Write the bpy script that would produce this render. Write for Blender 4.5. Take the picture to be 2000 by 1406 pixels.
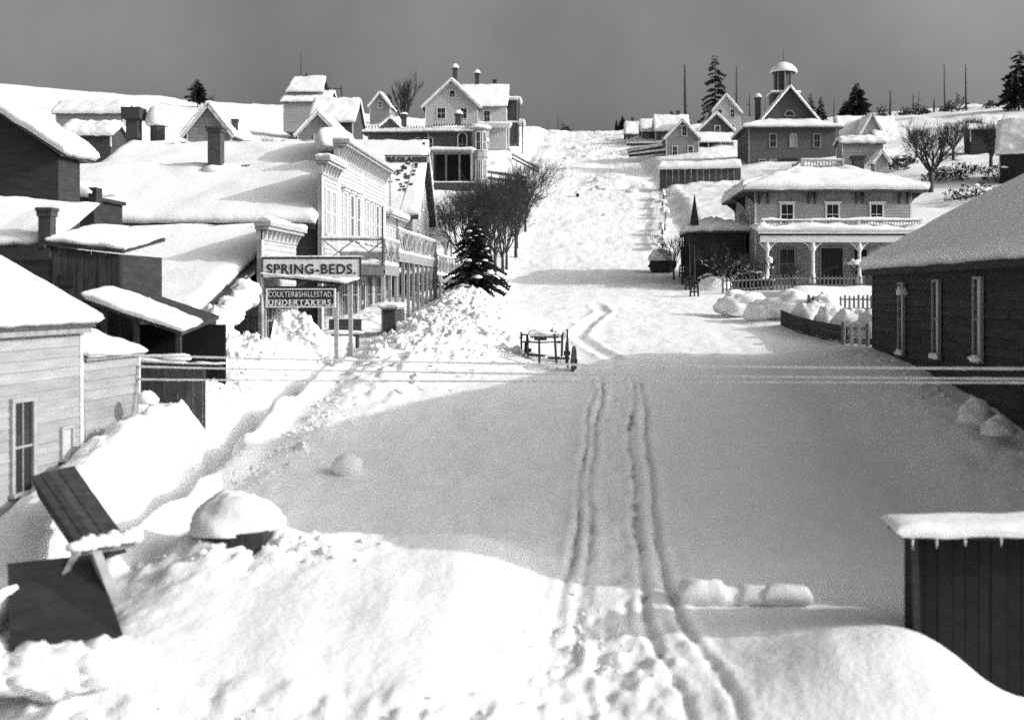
import bpy, math, random
import numpy as np
from mathutils import Vector, Matrix, noise as mnoise
for o in list(bpy.data.objects): bpy.data.objects.remove(o)
SC = bpy.context.scene
COL = SC.collection
R = math.radians
# ------------------------------------------------------------------ camera, sky, sun, exposure
# world: +Y runs up the street, +X to the right, the camera stands at the origin (z = 0 is eye level)
FPX, CX, CY = 2200.0, 1140.0, 570.0
cam = bpy.data.cameras.new('camera'); camo = bpy.data.objects.new('camera', cam); COL.objects.link(camo)
camo.location = (0, 0, 0); camo.rotation_euler = (R(90), 0, 0)
cam.sensor_width = 36.0; cam.lens = 36.0*FPX/2000.0
cam.shift_x = -(CX-1000)/2000.0; cam.shift_y = -(703-CY)/2000.0
cam.clip_start = 0.1; cam.clip_end = 5000
cam.dof.use_dof = True; cam.dof.focus_distance = 62.0; cam.dof.aperture_fstop = 0.55
SC.camera = camo
SUN_EL, SUN_AZ = 22.0, 102.0          # azimuth clockwise from +Y
w = bpy.data.worlds.new('World'); SC.world = w; w.use_nodes = True
nt = w.node_tree; nt.nodes.clear()
sky = nt.nodes.new('ShaderNodeTexSky'); sky.sky_type = 'NISHITA'; sky.sun_disc = False
sky.sun_elevation = R(SUN_EL); sky.sun_rotation = R(SUN_AZ)
sky.air_density = 1.0; sky.dust_density = 10.0; sky.ozone_density = 1.0
bwn = nt.nodes.new('ShaderNodeRGBToBW'); nt.links.new(sky.outputs[0], bwn.inputs[0])
tcw = nt.nodes.new('ShaderNodeTexCoord'); nz = nt.nodes.new('ShaderNodeTexNoise')
nz.inputs['Scale'].default_value = 4.5; nz.inputs['Detail'].default_value = 5; nz.inputs['Roughness'].default_value = .55
nt.links.new(tcw.outputs['Generated'], nz.inputs['Vector'])
mr = nt.nodes.new('ShaderNodeMapRange'); mr.inputs[1].default_value = .3; mr.inputs[2].default_value = .7
mr.inputs[3].default_value = .8; mr.inputs[4].default_value = 1.24
nt.links.new(nz.outputs[0], mr.inputs[0])
mu = nt.nodes.new('ShaderNodeMath'); mu.operation = 'MULTIPLY'
nt.links.new(bwn.outputs[0], mu.inputs[0]); nt.links.new(mr.outputs[0], mu.inputs[1])
bg = nt.nodes.new('ShaderNodeBackground'); bg.inputs['Strength'].default_value = 0.15
nt.links.new(mu.outputs[0], bg.inputs['Color'])
wo = nt.nodes.new('ShaderNodeOutputWorld'); nt.links.new(bg.outputs[0], wo.inputs[0])
sun = bpy.data.lights.new('sun', 'SUN'); suno = bpy.data.objects.new('sun', sun); COL.objects.link(suno)
sun.energy = 2.4; sun.angle = R(0.5); sun.color = (1, 1, 1)     # black-and-white plate: no tint
sd = Vector((math.sin(R(SUN_AZ))*math.cos(R(SUN_EL)), math.cos(R(SUN_AZ))*math.cos(R(SUN_EL)), math.sin(R(SUN_EL))))
suno.rotation_euler = sd.to_track_quat('Z', 'Y').to_euler(); suno.location = sd*200
vs = SC.view_settings; vs.view_transform = 'Standard'; vs.look = 'None'; vs.exposure = 0.22; vs.gamma = 1.0; vs.use_curve_mapping = False
SC.render.engine = 'CYCLES'
SC.cycles.use_denoising = False
w.cycles.sampling_method = 'MANUAL'; w.cycles.sample_map_resolution = 2048
SC.cycles.max_bounces = 6; SC.cycles.diffuse_bounces = 4

# ------------------------------------------------------------------ materials (grey: the photograph is black and white)
def nmat(name, val, var=.25, scale=3.0, stretch=(1,1,1), rough=.85, bump=.15, bscale=None, spec=.2, attr=None, detail=6):
    m = bpy.data.materials.new(name); m.use_nodes = True; t = m.node_tree; N = t.nodes; L = t.links
    b = N['Principled BSDF']; b.inputs['Roughness'].default_value = rough
    b.inputs['Specular IOR Level'].default_value = spec
    tc = N.new('ShaderNodeTexCoord'); mp = N.new('ShaderNodeMapping'); mp.inputs['Scale'].default_value = stretch
    L.new(tc.outputs['Object'], mp.inputs['Vector'])
    n1 = N.new('ShaderNodeTexNoise'); n1.inputs['Scale'].default_value = scale; n1.inputs['Detail'].default_value = detail; n1.inputs['Roughness'].default_value = .65
    L.new(mp.outputs[0], n1.inputs['Vector'])
    r = N.new('ShaderNodeValToRGB'); lo = val*(1-var); hi = min(.95, val*(1+var))
    r.color_ramp.elements[0].position = .28; r.color_ramp.elements[0].color = (lo, lo, lo, 1)
    r.color_ramp.elements[1].position = .72; r.color_ramp.elements[1].color = (hi, hi, hi, 1)
    L.new(n1.outputs[0], r.inputs[0]); out = r.outputs[0]
    oi = N.new('ShaderNodeObjectInfo'); q = N.new('ShaderNodeMapRange'); q.inputs[3].default_value = 1-var*.5; q.inputs[4].default_value = 1+var*.5
    L.new(oi.outputs['Random'], q.inputs[0])
    mx = N.new('ShaderNodeVectorMath'); mx.operation = 'SCALE'; L.new(out, mx.inputs[0]); L.new(q.outputs[0], mx.inputs['Scale']); out = mx.outputs[0]
    if attr:
        a = N.new('ShaderNodeAttribute'); a.attribute_name = attr; mm = N.new('ShaderNodeMix'); mm.data_type = 'RGBA'
        L.new(a.outputs['Fac'], mm.inputs[0]); L.new(out, mm.inputs[6]); mm.inputs[7].default_value = (.13, .13, .13, 1); out = mm.outputs[2]
    L.new(out, b.inputs['Base Color'])
    if bump:
        n2 = N.new('ShaderNodeTexNoise'); n2.inputs['Scale'].default_value = bscale or scale*4; n2.inputs['Detail'].default_value = 8
        L.new(mp.outputs[0], n2.inputs['Vector'])
        bu = N.new('ShaderNodeBump'); bu.inputs['Strength'].default_value = bump; bu.inputs['Distance'].default_value = .05
        L.new(n2.outputs[0], bu.inputs['Height']); L.new(bu.outputs[0], b.inputs['Normal'])
    return m
M = {}
M['snow'] = nmat('snow', .83, .05, 2.0, bump=.35, bscale=5.0, rough=.9, spec=.1)
M['ground_snow'] = nmat('ground_snow', .83, .05, 1.2, bump=.42, bscale=8.0, rough=.9, spec=.1, attr='dirt')
M['white_wood'] = nmat('white_painted_boards', .42, .14, 2.0, (1,1,3), bump=.1)
M['pale_wood'] = nmat('pale_boards', .36, .2, 2.0, (1,1,3), bump=.1)
M['grey_wood'] = nmat('weathered_grey_boards', .24, .3, 2.5, (3,3,.5), bump=.2)
M['brown_wood'] = nmat('brown_boards', .095, .35, 2.0, (1,1,4), bump=.2)
M['dark_wood'] = nmat('dark_boards', .055, .45, 2.5, (2,2,.6), bump=.25)
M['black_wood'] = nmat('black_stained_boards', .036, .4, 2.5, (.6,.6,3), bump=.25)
M['old_white'] = nmat('weathered_white_boards', .31, .22, 1.6, (1,.6,4), bump=.2)
M['trim'] = nmat('white_trim', .62, .1, 3.0, bump=.05)
M['grey_trim'] = nmat('grey_trim', .3, .2, 3.0, bump=.05)
M['shingle'] = nmat('dark_shingles', .07, .4, 6.0, bump=.3)
M['brick'] = nmat('dark_chimney_brick', .06, .4, 9.0, bump=.3)
M['glass'] = nmat('window_glass', .02, .3, 1.0, rough=.15, bump=0, spec=.5)
M['blind'] = nmat('pale_window_blind', .3, .2, 2.0, bump=.05)
M['bark'] = nmat('bark', .05, .4, 8.0, (1,1,.3), bump=.3)
M['twig'] = nmat('bare_twigs', .045, .4, 5.0, bump=0)
M['needle'] = nmat('fir_needles', .03, .5, 6.0, bump=0)
M['iron'] = nmat('dark_iron', .03, .3, 6.0, bump=.05, rough=.6)
M['black_paint'] = nmat('black_sign_paint', .03, .2, 6.0, bump=.02, rough=.7)
M['white_paint'] = nmat('white_sign_paint', .7, .08, 6.0, bump=.02, rough=.7)
M['painted_shade'] = nmat('painted_deep_shade', .012, .3, 3.0, bump=0)  # near-black colour that carries deep shade in itself
M['wire'] = nmat('snow_coated_wire', .85, .05, 20.0, bump=.2)

# ------------------------------------------------------------------ mesh helpers
class MB:
    def __init__(s): s.v = []; s.f = []
    def add(s, vs, fs):
        k = len(s.v); s.v.extend([tuple(p) for p in vs]); s.f.extend([tuple(i+k for i in f) for f in fs]); return s
    def quad(s, a, b, c, d): return s.add([a, b, c, d], [(0,1,2,3)])
    def box(s, x0, x1, y0, y1, z0, z1):
        return s.add([(x0,y0,z0),(x1,y0,z0),(x1,y1,z0),(x0,y1,z0),(x0,y0,z1),(x1,y0,z1),(x1,y1,z1),(x0,y1,z1)],
                     [(0,3,2,1),(4,5,6,7),(0,1,5,4),(1,2,6,5),(2,3,7,6),(3,0,4,7)])
    def bar(s, a, b, w, h=None, up=(0,0,1)):
        a = Vector(a); b = Vector(b); h = h or w; d = (b-a).normalized(); u = Vector(up)
        if abs(d.dot(u)) > .98: u = Vector((0,1,0))
        x = d.cross(u).normalized(); y = x.cross(d).normalized()
        c = [x*(w/2*i)+y*(h/2*j) for i, j in ((-1,-1),(1,-1),(1,1),(-1,1))]
        return s.add([a+q for q in c]+[b+q for q in c], [(3,2,1,0),(4,5,6,7),(0,1,5,4),(1,2,6,5),(2,3,7,6),(3,0,4,7)])
    def tube(s, pts, rad, n=6, cap=True):
        pts = [Vector(p) for p in pts]; k0 = len(s.v); m = len(pts)
        for i, p in enumerate(pts):
            d = (pts[min(i+1, m-1)]-pts[max(i-1, 0)]).normalized()
            u = Vector((0,0,1)) if abs(d.z) < .9 else Vector((1,0,0))
            x = d.cross(u).normalized(); y = x.cross(d)
            r = rad[i] if hasattr(rad, '__len__') else rad
            for j in range(n):
                a = 2*math.pi*j/n; s.v.append(tuple(p+x*(r*math.cos(a))+y*(r*math.sin(a))))
        for i in range(m-1):
            for j in range(n):
                s.f.append((k0+i*n+j, k0+i*n+(j+1)%n, k0+(i+1)*n+(j+1)%n, k0+(i+1)*n+j))
        if cap: s.f.append(tuple(k0+(m-1)*n+j for j in range(n))); s.f.append(tuple(k0+j for j in reversed(range(n))))
        return s
    def lathe(s, prof, c=(0,0,0), n=12):
        k0 = len(s.v)
        for r, z in prof:
            for j in range(n):
                a = 2*math.pi*j/n; s.v.append((c[0]+r*math.cos(a), c[1]+r*math.sin(a), c[2]+z))
        for i in range(len(prof)-1):
            for j in range(n): s.f.append((k0+i*n+j, k0+i*n+(j+1)%n, k0+(i+1)*n+(j+1)%n, k0+(i+1)*n+j))
        s.f.append(tuple(k0+(len(prof)-1)*n+j for j in range(n))); s.f.append(tuple(k0+j for j in reversed(range(n))))
        return s
    def prism(s, poly, vec):
        n = len(poly); poly = [Vector(p) for p in poly]; vec = Vector(vec)
        return s.add(poly+[p+vec for p in poly], [tuple(range(n))[::-1], tuple(range(n, 2*n))]+[(i,(i+1)%n,(i+1)%n+n,i+n) for i in range(n)])
    def lump(s, c, rx, ry, rz, seed=0, nu=14, nv=9, amp=.15, fr=1.6, flat=-.35):
        k0 = len(s.v); off = Vector((seed*7.3, seed*3.1, seed*1.7))
        for i in range(nv+1):
            th = math.pi*i/nv
            for j in range(nu):
                ph = 2*math.pi*j/nu; d = Vector((math.sin(th)*math.cos(ph), math.sin(th)*math.sin(ph), math.cos(th)))
                q = 1+amp*(mnoise.noise(d*fr+off)+.5*mnoise.noise(d*fr*2.7+off))
                s.v.append((c[0]+d.x*rx*q, c[1]+d.y*ry*q, c[2]+max(d.z*q, flat)*rz))
        for i in range(nv):
            for j in range(nu): s.f.append((k0+i*nu+j, k0+(i+1)*nu+j, k0+(i+1)*nu+(j+1)%nu, k0+i*nu+(j+1)%nu))
        return s
    def build(s, name, mat, parent=None, smooth=False, off=None):
        me = bpy.data.meshes.new(name)
        vv = s.v if off is None else [(p[0]-off[0], p[1]-off[1], p[2]-off[2]) for p in s.v]
        me.from_pydata(vv, [], s.f); me.validate(); me.update()
        if mat is not None: me.materials.append(M[mat] if isinstance(mat, str) else mat)
        if smooth: me.polygons.foreach_set('use_smooth', [True]*len(me.polygons))
        o = bpy.data.objects.new(name, me); COL.objects.link(o)
        if parent is not None: o.parent = parent
        return o
def tag(o, label=None, cat=None, group=None, kind=None):
    if label: o['label'] = label
    if cat: o['category'] = cat
    if group: o['group'] = group
    if kind: o['kind'] = kind
    return o
def thing(name, label, cat, loc=(0,0,0), rz=0, group=None):
    o = bpy.data.objects.new(name, None); COL.objects.link(o); o.empty_display_size = .3
    o.location = loc; o.rotation_euler = (0,0,rz); return tag(o, label, cat, group)
KIDS = {}
def copy_tree(o, parent=None):
    c = o.copy(); COL.objects.link(c)
    if parent is not None: c.parent = parent
    for ch in list(o.children): copy_tree(ch, c)
    return c
def dup(root, loc, rz, label, group=None, sc=1.0):
    c = copy_tree(root); c.location = loc; c.rotation_euler = (0,0,rz); c['label'] = label; c.scale = (sc,)*3 if not hasattr(sc,'__len__') else sc
    if group: c['group'] = group
    return c
def inst(me_obj, name, parent, loc, rz=0, scale=None):
    o = bpy.data.objects.new(name, me_obj.data); COL.objects.link(o); o.parent = parent; o.location = loc; o.rotation_euler = (0,0,rz)
    if scale: o.scale = scale
    return o
def P(px, py, Y):                       # photograph position at distance Y -> world
    return Vector(((px-CX)/FPX*Y, Y, -(py-CY)/FPX*Y))

# ------------------------------------------------------------------ snow slabs for roofs
def edges(L, r, n):
    e = [0, .04*r, .16*r, .4*r, .75*r, 1.1*r]
    e = [x for x in e if x < L*.45]
    mid = list(np.linspace(e[-1], L-e[-1], n+2))[1:-1]
    return [x/L for x in e+mid+[L-x for x in reversed(e)]]
def snow_mb(a, b, c, d, th=.4, seed=1, n=14, top_open=False, mb=None, rough=.35, over=.12):
    """thick rounded snow on the patch a-b (lower edge), d-c (upper edge)"""
    a, b, c, d = map(Vector, (a, b, c, d)); L = ((b-a).length+(c-d).length)/2; W = ((d-a).length+(c-b).length)/2
    nr = (b-a).cross(d-a).normalized()
    if nr.z < 0: nr = -nr
    up = (nr+Vector((0,0,.6))).normalized()
    us = edges(L, th*1.1, n); vs_ = edges(W, th*1.1, max(4, int(n*min(1, W/max(L,.01)*1.5))))
    mb = mb or MB(); k0 = len(mb.v); nu, nv = len(us), len(vs_)
    cen = (a+b+c+d)/4
    for j, v in enumerate(vs_):
        for i, u in enumerate(us):
            p = (a*(1-u)+b*u)*(1-v)+(d*(1-u)+c*u)*v
            e = min(u*L, (1-u)*L, v*W) if top_open else min(u*L, (1-u)*L, v*W, (1-v)*W)
            t = min(1, e/(th*1.1)); pr = (1-(1-t)**3)**(1/3.)
            q = Vector((p.x*.9+seed*5.1, p.y*.9, p.z*.9))
            nzv = mnoise.noise(q*.4)*.8+mnoise.noise(q)*.6+.5*mnoise.noise(q*2.7)+.2*mnoise.noise(q*6)
            ed = 1-t
            o_ = (p-cen).normalized()*over*math.sin(min(1, pr)*math.pi)*(1+mnoise.noise(q*3)) if ed > 0.05 else Vector()
            sag = Vector((0,0,-th*.25*max(0, mnoise.noise(q*1.9))*ed))
            mb.v.append(tuple(p+up*(th*pr*(1+rough*nzv))+o_+sag))
    for j in range(nv-1):
        for i in range(nu-1):
            mb.f.append((k0+j*nu+i, k0+j*nu+i+1, k0+(j+1)*nu+i+1, k0+(j+1)*nu+i))
    ring = [k0+i for i in range(nu)]+[k0+j*nu+nu-1 for j in range(1, nv)]+[k0+(nv-1)*nu+i for i in range(nu-2, -1, -1)]+[k0+j*nu for j in range(nv-2, 0, -1)]
    mb.f.append(tuple(reversed(ring)))
    return mb
def snow(parent, a, b, c, d, th=.4, seed=1, n=14, top_open=False, name='snow_cover', rough=.35, over=.12):
    return snow_mb(a, b, c, d, th, seed, n, top_open, None, rough, over).build(name, 'snow', parent, smooth=True)

# ------------------------------------------------------------------ house parts
def siding(mb, o, u, n, z0, z1, bounds, bh=.18, lip=.03):
    """lapped boards on a wall: o origin, u along, n out; bounds(z) -> lo, hi along u"""
    o = Vector(o); u = Vector(u); n = Vector(n); k = max(1, int(round((z1-z0)/bh))); bh = (z1-z0)/k
    for i in range(k):
        a, b = z0+i*bh, z0+(i+1)*bh
        la, ha = bounds(a); lb, hb = bounds(b)
        if ha-la < .03: continue
        A, B = o+u*la+n*lip, o+u*ha+n*lip; C_, D = o+u*hb+n*.003, o+u*lb+n*.003
        A.z = B.z = a; C_.z = D.z = b
        A2, B2 = o+u*la, o+u*ha; A2.z = B2.z = a
        mb.quad(A, B, C_, D); mb.quad(A2, B2, B, A); mb.quad(A2, A, D, D); mb.f.pop()
        mb.add([A2, A, D], [(0,1,2)]); mb.add([B2, C_, B], [(0,1,2)])
WIN = {}
def window(parent, w, h, loc, rz=0, frame='trim', pane='glass', arch=False, hood=False, sill=True, bars=True):
    """window frame (part) with its pane (sub-part); local: faces -Y"""
    key = (round(w,2), round(h,2), frame, pane, arch, hood, sill, bars)
    if key not in WIN:
        f = MB(); t = min(.13, w*.16); dp = .07
        f.box(-w/2-t, -w/2, -dp, .02, 0, h); f.box(w/2, w/2+t, -dp, .02, 0, h)
        if arch:
            m = 8; R0 = w/2; R1 = w/2+t; pts = [(math.cos(math.pi*i/m), math.sin(math.pi*i/m)) for i in range(m+1)]
            for i in range(m):
                (c0, s0), (c1, s1) = pts[i], pts[i+1]
                f.prism([(R0*c0,-dp,h+R0*s0),(R1*c0,-dp,h+R1*s0),(R1*c1,-dp,h+R1*s1),(R0*c1,-dp,h+R0*s1)], (0,dp+.02,0))
        else: f.box(-w/2-t, w/2+t, -dp-.003, .02, h, h+t)
        if hood: f.box(-w/2-t*1.8, w/2+t*1.8, -dp-.1, .02, h+t, h+t+.1)
        if sill: f.box(-w/2-t*1.4, w/2+t*1.4, -dp-.06, .02, -.08, 0)
        if bars:
            f.box(-w/2, w/2, -.035, .004, h*.5-.02, h*.5+.025)
            if w > .55: f.box(-.013, .013, -.03, .003, 0, h)
        fo = f.build('window', frame); me = fo.data
        p = MB(); p.box(-w/2, w/2, -.012, .012, 0, h)
        if arch:
            p.prism([(w/2*math.cos(math.pi*i/8), -.011, h+w/2*math.sin(math.pi*i/8)) for i in range(9)], (0,.022,0))
        po = p.build('pane', pane); WIN[key] = (me, po.data)
        bpy.data.objects.remove(fo); bpy.data.objects.remove(po)
    a, b = WIN[key]
    o = bpy.data.objects.new('window', a); COL.objects.link(o); o.parent = parent; o.location = loc; o.rotation_euler = (0,0,rz)
    q = bpy.data.objects.new('pane', b); COL.objects.link(q); q.parent = o
    return o
def door(parent, w, h, loc, rz=0, mat='dark_wood', frame='trim'):
    f = MB(); t = .12
    f.box(-w/2-t, -w/2, -.07, .02, 0, h); f.box(w/2, w/2+t, -.07, .02, 0, h); f.box(-w/2-t, w/2+t, -.073, .02, h, h+t)
    o = f.build('door', frame, parent); o.location = loc; o.rotation_euler = (0,0,rz)
    l = MB(); l.box(-w/2, w/2, -.02, .015, 0, h)
    for zz in (.12, .55):
        for s in (-1, 1): l.box(s*w*.25-w*.17, s*w*.25+w*.17, -.032, -.019, h*zz, h*(zz+.33))
    l.build('door_leaf', mat, o); return o
def chimney(parent, x, y, z0, z1, s=.55, mat='brick', cap=True, snowcap=.0, seed=1):
    m = MB(); m.box(x-s/2, x+s/2, y-s/2, y+s/2, z0, z1-.25)
    m.box(x-s*.6, x+s*.6, y-s*.6, y+s*.6, z1-.25, z1-.1); m.box(x-s*.68, x+s*.68, y-s*.68, y+s*.68, z1-.1, z1)
    c = m.build('chimney', mat, parent)
    if snowcap: MB().lump((x, y, z1+snowcap*.3), s*.8, s*.8, snowcap, seed, flat=-.3).build('snow_cap', 'snow', c, smooth=True)
    return c
def gable_house(name, label, cat, x, y, z, w, d, h, rise, axis='y', rz=0, wall='pale_wood', th=.35, over=.35, bh=.2, found=3., wins=(), group=None, roof='shingle', seed=1, trim='trim', root=None, front=None, corner=True, snowcov=True):
    """local frame: x in [-w/2,w/2], y in [0,d] (front wall at y=0 faces the viewer)"""
    t = root or thing(name, label, cat, (x, y, z), rz, group)
    hw = w/2; m = MB(); m.box(-hw+.01, hw-.01, .01, d-.01, -found, h-.01)
    bx = lambda zz: (0., w); by = lambda zz: (0., d)
    def gb(L):
        def f(zz):
            if zz <= h: return (0., L)
            k = (zz-h)/rise*L/2; return (k, L-k)
        return f
    if axis == 'y':
        m.add([(-hw,.01,h-.01),(hw,.01,h-.01),(0,.01,h+rise),(-hw,d-.01,h-.01),(hw,d-.01,h-.01),(0,d-.01,h+rise)], [(0,1,2),(5,4,3)])
        tb, ts = h+rise, h; fb, sb = gb(w), by
    elif axis == 'x':
        m.add([(-hw+.01,0,h-.01),(-hw+.01,d,h-.01),(-hw+.01,d/2,h+rise),(hw-.01,0,h-.01),(hw-.01,d,h-.01),(hw-.01,d/2,h+rise)], [(2,1,0),(3,4,5)])
        tb, ts = h, h+rise; fb, sb = bx, gb(d)
    else: tb = ts = h; fb, sb = bx, by
    siding(m, (-hw,0,0), (1,0,0), (0,-1,0), -found+1.5 if found > 2 else 0, tb, fb, bh)
    siding(m, (hw,0,0), (0,1,0), (1,0,0), 0, ts, sb, bh)
    siding(m, (-hw,d,0), (0,-1,0), (-1,0,0), 0, ts, sb, bh)
    siding(m, (hw,d,0), (-1,0,0), (0,1,0), 0, tb, fb, max(bh,.4))
    m.build('wall', wall, t)
    if corner:
        for sx in (-1, 1):
            for yy in (0, d): c = MB(); c.box(sx*hw-.09*(sx>0)-.03*(sx<0), sx*hw+.09*(sx<0)+.03*(sx>0), yy-.035 if yy == 0 else yy-.09, yy+.09 if yy == 0 else yy+.035, -.2, h-.02); c.build('corner_board', trim, t)
    o = over; r = MB(); tk = .12
    if axis == 'y':
        k = rise/hw; e = h-k*o
        for sx in (-1, 1):
            A, B, C_, D = (sx*(hw+o),-o,e), (sx*(hw+o),d+o,e), (0,d+o,h+rise), (0,-o,h+rise)
            r.prism([A,B,C_,D] if sx > 0 else [D,C_,B,A], (0,0,tk))
        ro = r.build('roof', roof, t)
        for i, sx in enumerate((-1, 1)):
            if snowcov: snow(ro, (sx*(hw+o),-o,e+tk), (sx*(hw+o),d+o,e+tk), (0,d+o,h+rise+tk), (0,-o,h+rise+tk), th, seed+i, 10, True)
        f = MB()
        for sx in (-1, 1): f.bar((sx*(hw+o),-o-.03,e-.02), (0,-o-.03,h+rise-.02), .05, .22, up=(0,0,1))
        f.build('bargeboard', trim, t)
    elif axis == 'x':
        k = rise/(d/2); e = h-k*o
        for yy, s in ((-o, 1), (d+o, -1)):
            A, B, C_, D = (-hw-o,yy,e), (hw+o,yy,e), (hw+o,d/2,h+rise), (-hw-o,d/2,h+rise)
            r.prism([A,B,C_,D] if s > 0 else [D,C_,B,A], (0,0,tk))
        ro = r.build('roof', roof, t)
        if snowcov:
            for i, yy in enumerate((-o, d+o)): snow(ro, (-hw-o,yy,e+tk), (hw+o,yy,e+tk), (hw+o,d/2,h+rise+tk), (-hw-o,d/2,h+rise+tk), th, seed+i, 16, True)
    else:   # hip
        rl = max(0, hw-d/2) if w > d else 0; ry = 0 if w > d else d/2-hw
        A, B, C_, D = (-hw-o,-o,h), (hw+o,-o,h), (hw+o,d+o,h), (-hw-o,d+o,h)
        if w > d: E, F = (-rl,d/2,h+rise), (rl,d/2,h+rise); fs = [(A,B,F,E),(C_,D,E,F),(B,C_,F,F),(D,A,E,E)]
        else: E, F = (0,d/2-ry,h+rise), (0,d/2+ry,h+rise); fs = [(A,B,E,E),(C_,D,F,F),(B,C_,F,E),(D,A,E,F)]
        r.box(-hw-o, hw+o, -o, d+o, h-.16, h-.003)
        for q in fs:
            q2 = list(dict.fromkeys(q)); r.add(q2, [tuple(range(len(q2)))])
        ro = r.build('roof', roof, t)
        if snowcov:
            for i, q in enumerate(fs):
                a_, b_, c_, d_ = map(Vector, q)
                if (c_-d_).length < .01:
                    c_ = c_.lerp(b_, .04); d_ = d_.lerp(a_, .04)
                snow(ro, a_, b_, c_, d_, th, seed+i, 16, True)
    for wd in wins:
        wl, side = wd[0], wd[1]
        ux, zz, ww, hh = wd[2:6]; kw = wd[6] if len(wd) > 6 else {}
        if side == 'f': loc, rr = (ux, -.02, zz), 0
        elif side == 'r': loc, rr = (hw+.02, ux, zz), math.pi/2
        elif side == 'l': loc, rr = (-hw-.02, ux, zz), -math.pi/2
        if wl == 'w': window(t, ww, hh, loc, rr, **kw)
        else: door(t, ww, hh, loc, rr, **kw)
    return t
# ------------------------------------------------------------------ terrain
def _h(ix, iy, s):
    n = (ix*374761393+iy*668265263+s*974711) & 0x7fffffff
    n = ((n ^ (n >> 13))*1274126177) & 0x7fffffff
    return ((n ^ (n >> 16)) & 0xffff)/65535.0
def vn(x, y, s=0):
    x = np.asarray(x, float); y = np.asarray(y, float)
    ix = np.floor(x).astype(np.int64); iy = np.floor(y).astype(np.int64); fx = x-ix; fy = y-iy
    fx = fx*fx*fx*(fx*(fx*6-15)+10); fy = fy*fy*fy*(fy*(fy*6-15)+10)
    a, b, c, d = _h(ix,iy,s), _h(ix+1,iy,s), _h(ix,iy+1,s), _h(ix+1,iy+1,s)
    return (a*(1-fx)+b*fx)*(1-fy)+(c*(1-fx)+d*fx)*fy
def fbm(x, y, s=0, o=4):
    t = 0; a = .5; 
    for i in range(o): t = t+a*(vn(x*2**i+i*17.3, y*2**i-i*9.1, s+i)*2-1); a *= .5
    return t
def sst(e0, e1, x):
    t = np.clip((np.asarray(x, float)-e0)/(e1-e0), 0, 1); return t*t*(3-2*t)
SY = [-60, 0, 10, 14, 18, 21, 27, 36, 42, 50, 60, 72, 80, 92, 100, 115, 134, 165, 230, 292, 310, 330, 360, 420, 700]
SZ = [-10, -8, -7.2, -6.6, -5.9, -5.1, -4.25, -3.1, -2.65, -1.95, -1.1, -.15, .36, 1.55, 2.9, 6.0, 10.1, 16.6, 29.8, 41.6, 44.2, 46, 47, 46, 40]
_yy = np.linspace(-60, 700, 1521); _zz = np.interp(_yy, SY, SZ)
_k = np.exp(-(np.arange(-12, 13)/5.0)**2); _k /= _k.sum(); _zp = np.convolve(np.pad(_zz, 12, mode='edge'), _k, 'valid')
def S(Y): return np.interp(Y, _yy, _zp)
def row(py):                    # distance at which the street surface shows at photograph row py
    Ys = np.linspace(12, 90, 1600); r = CY-S(Ys)/Ys*FPX
    return float(np.interp(-py, -r, Ys))
def rut(pts): 
    q = []
    for px, py in pts: Y = row(py); q.append(((px-CX)/FPX*Y, Y))
    q.sort(key=lambda p: p[1]); return np.array(q)
RUTS = [rut([(1170,750),(1150,800),(1142,880),(1133,960),(1125,1040),(1112,1110),(1096,1180),(1075,1290),(1050,1390)]),
        rut([(1176,750),(1172,790),(1160,850),(1152,930),(1156,1000),(1148,1070),(1138,1130),(1128,1220),(1130,1300),(1160,1390)]),
        rut([(1240,750),(1236,800),(1228,870),(1240,960),(1246,1050),(1252,1150),(1262,1230),(1290,1290),(1340,1370)]),
        rut([(1252,750),(1258,800),(1262,860),(1272,960),(1284,1050),(1296,1130),(1320,1210),(1370,1290),(1440,1390)])]
def G(x, y, r): return np.exp(-(x/r)**2)*0+np.exp(-((x)/r)**2)
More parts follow.
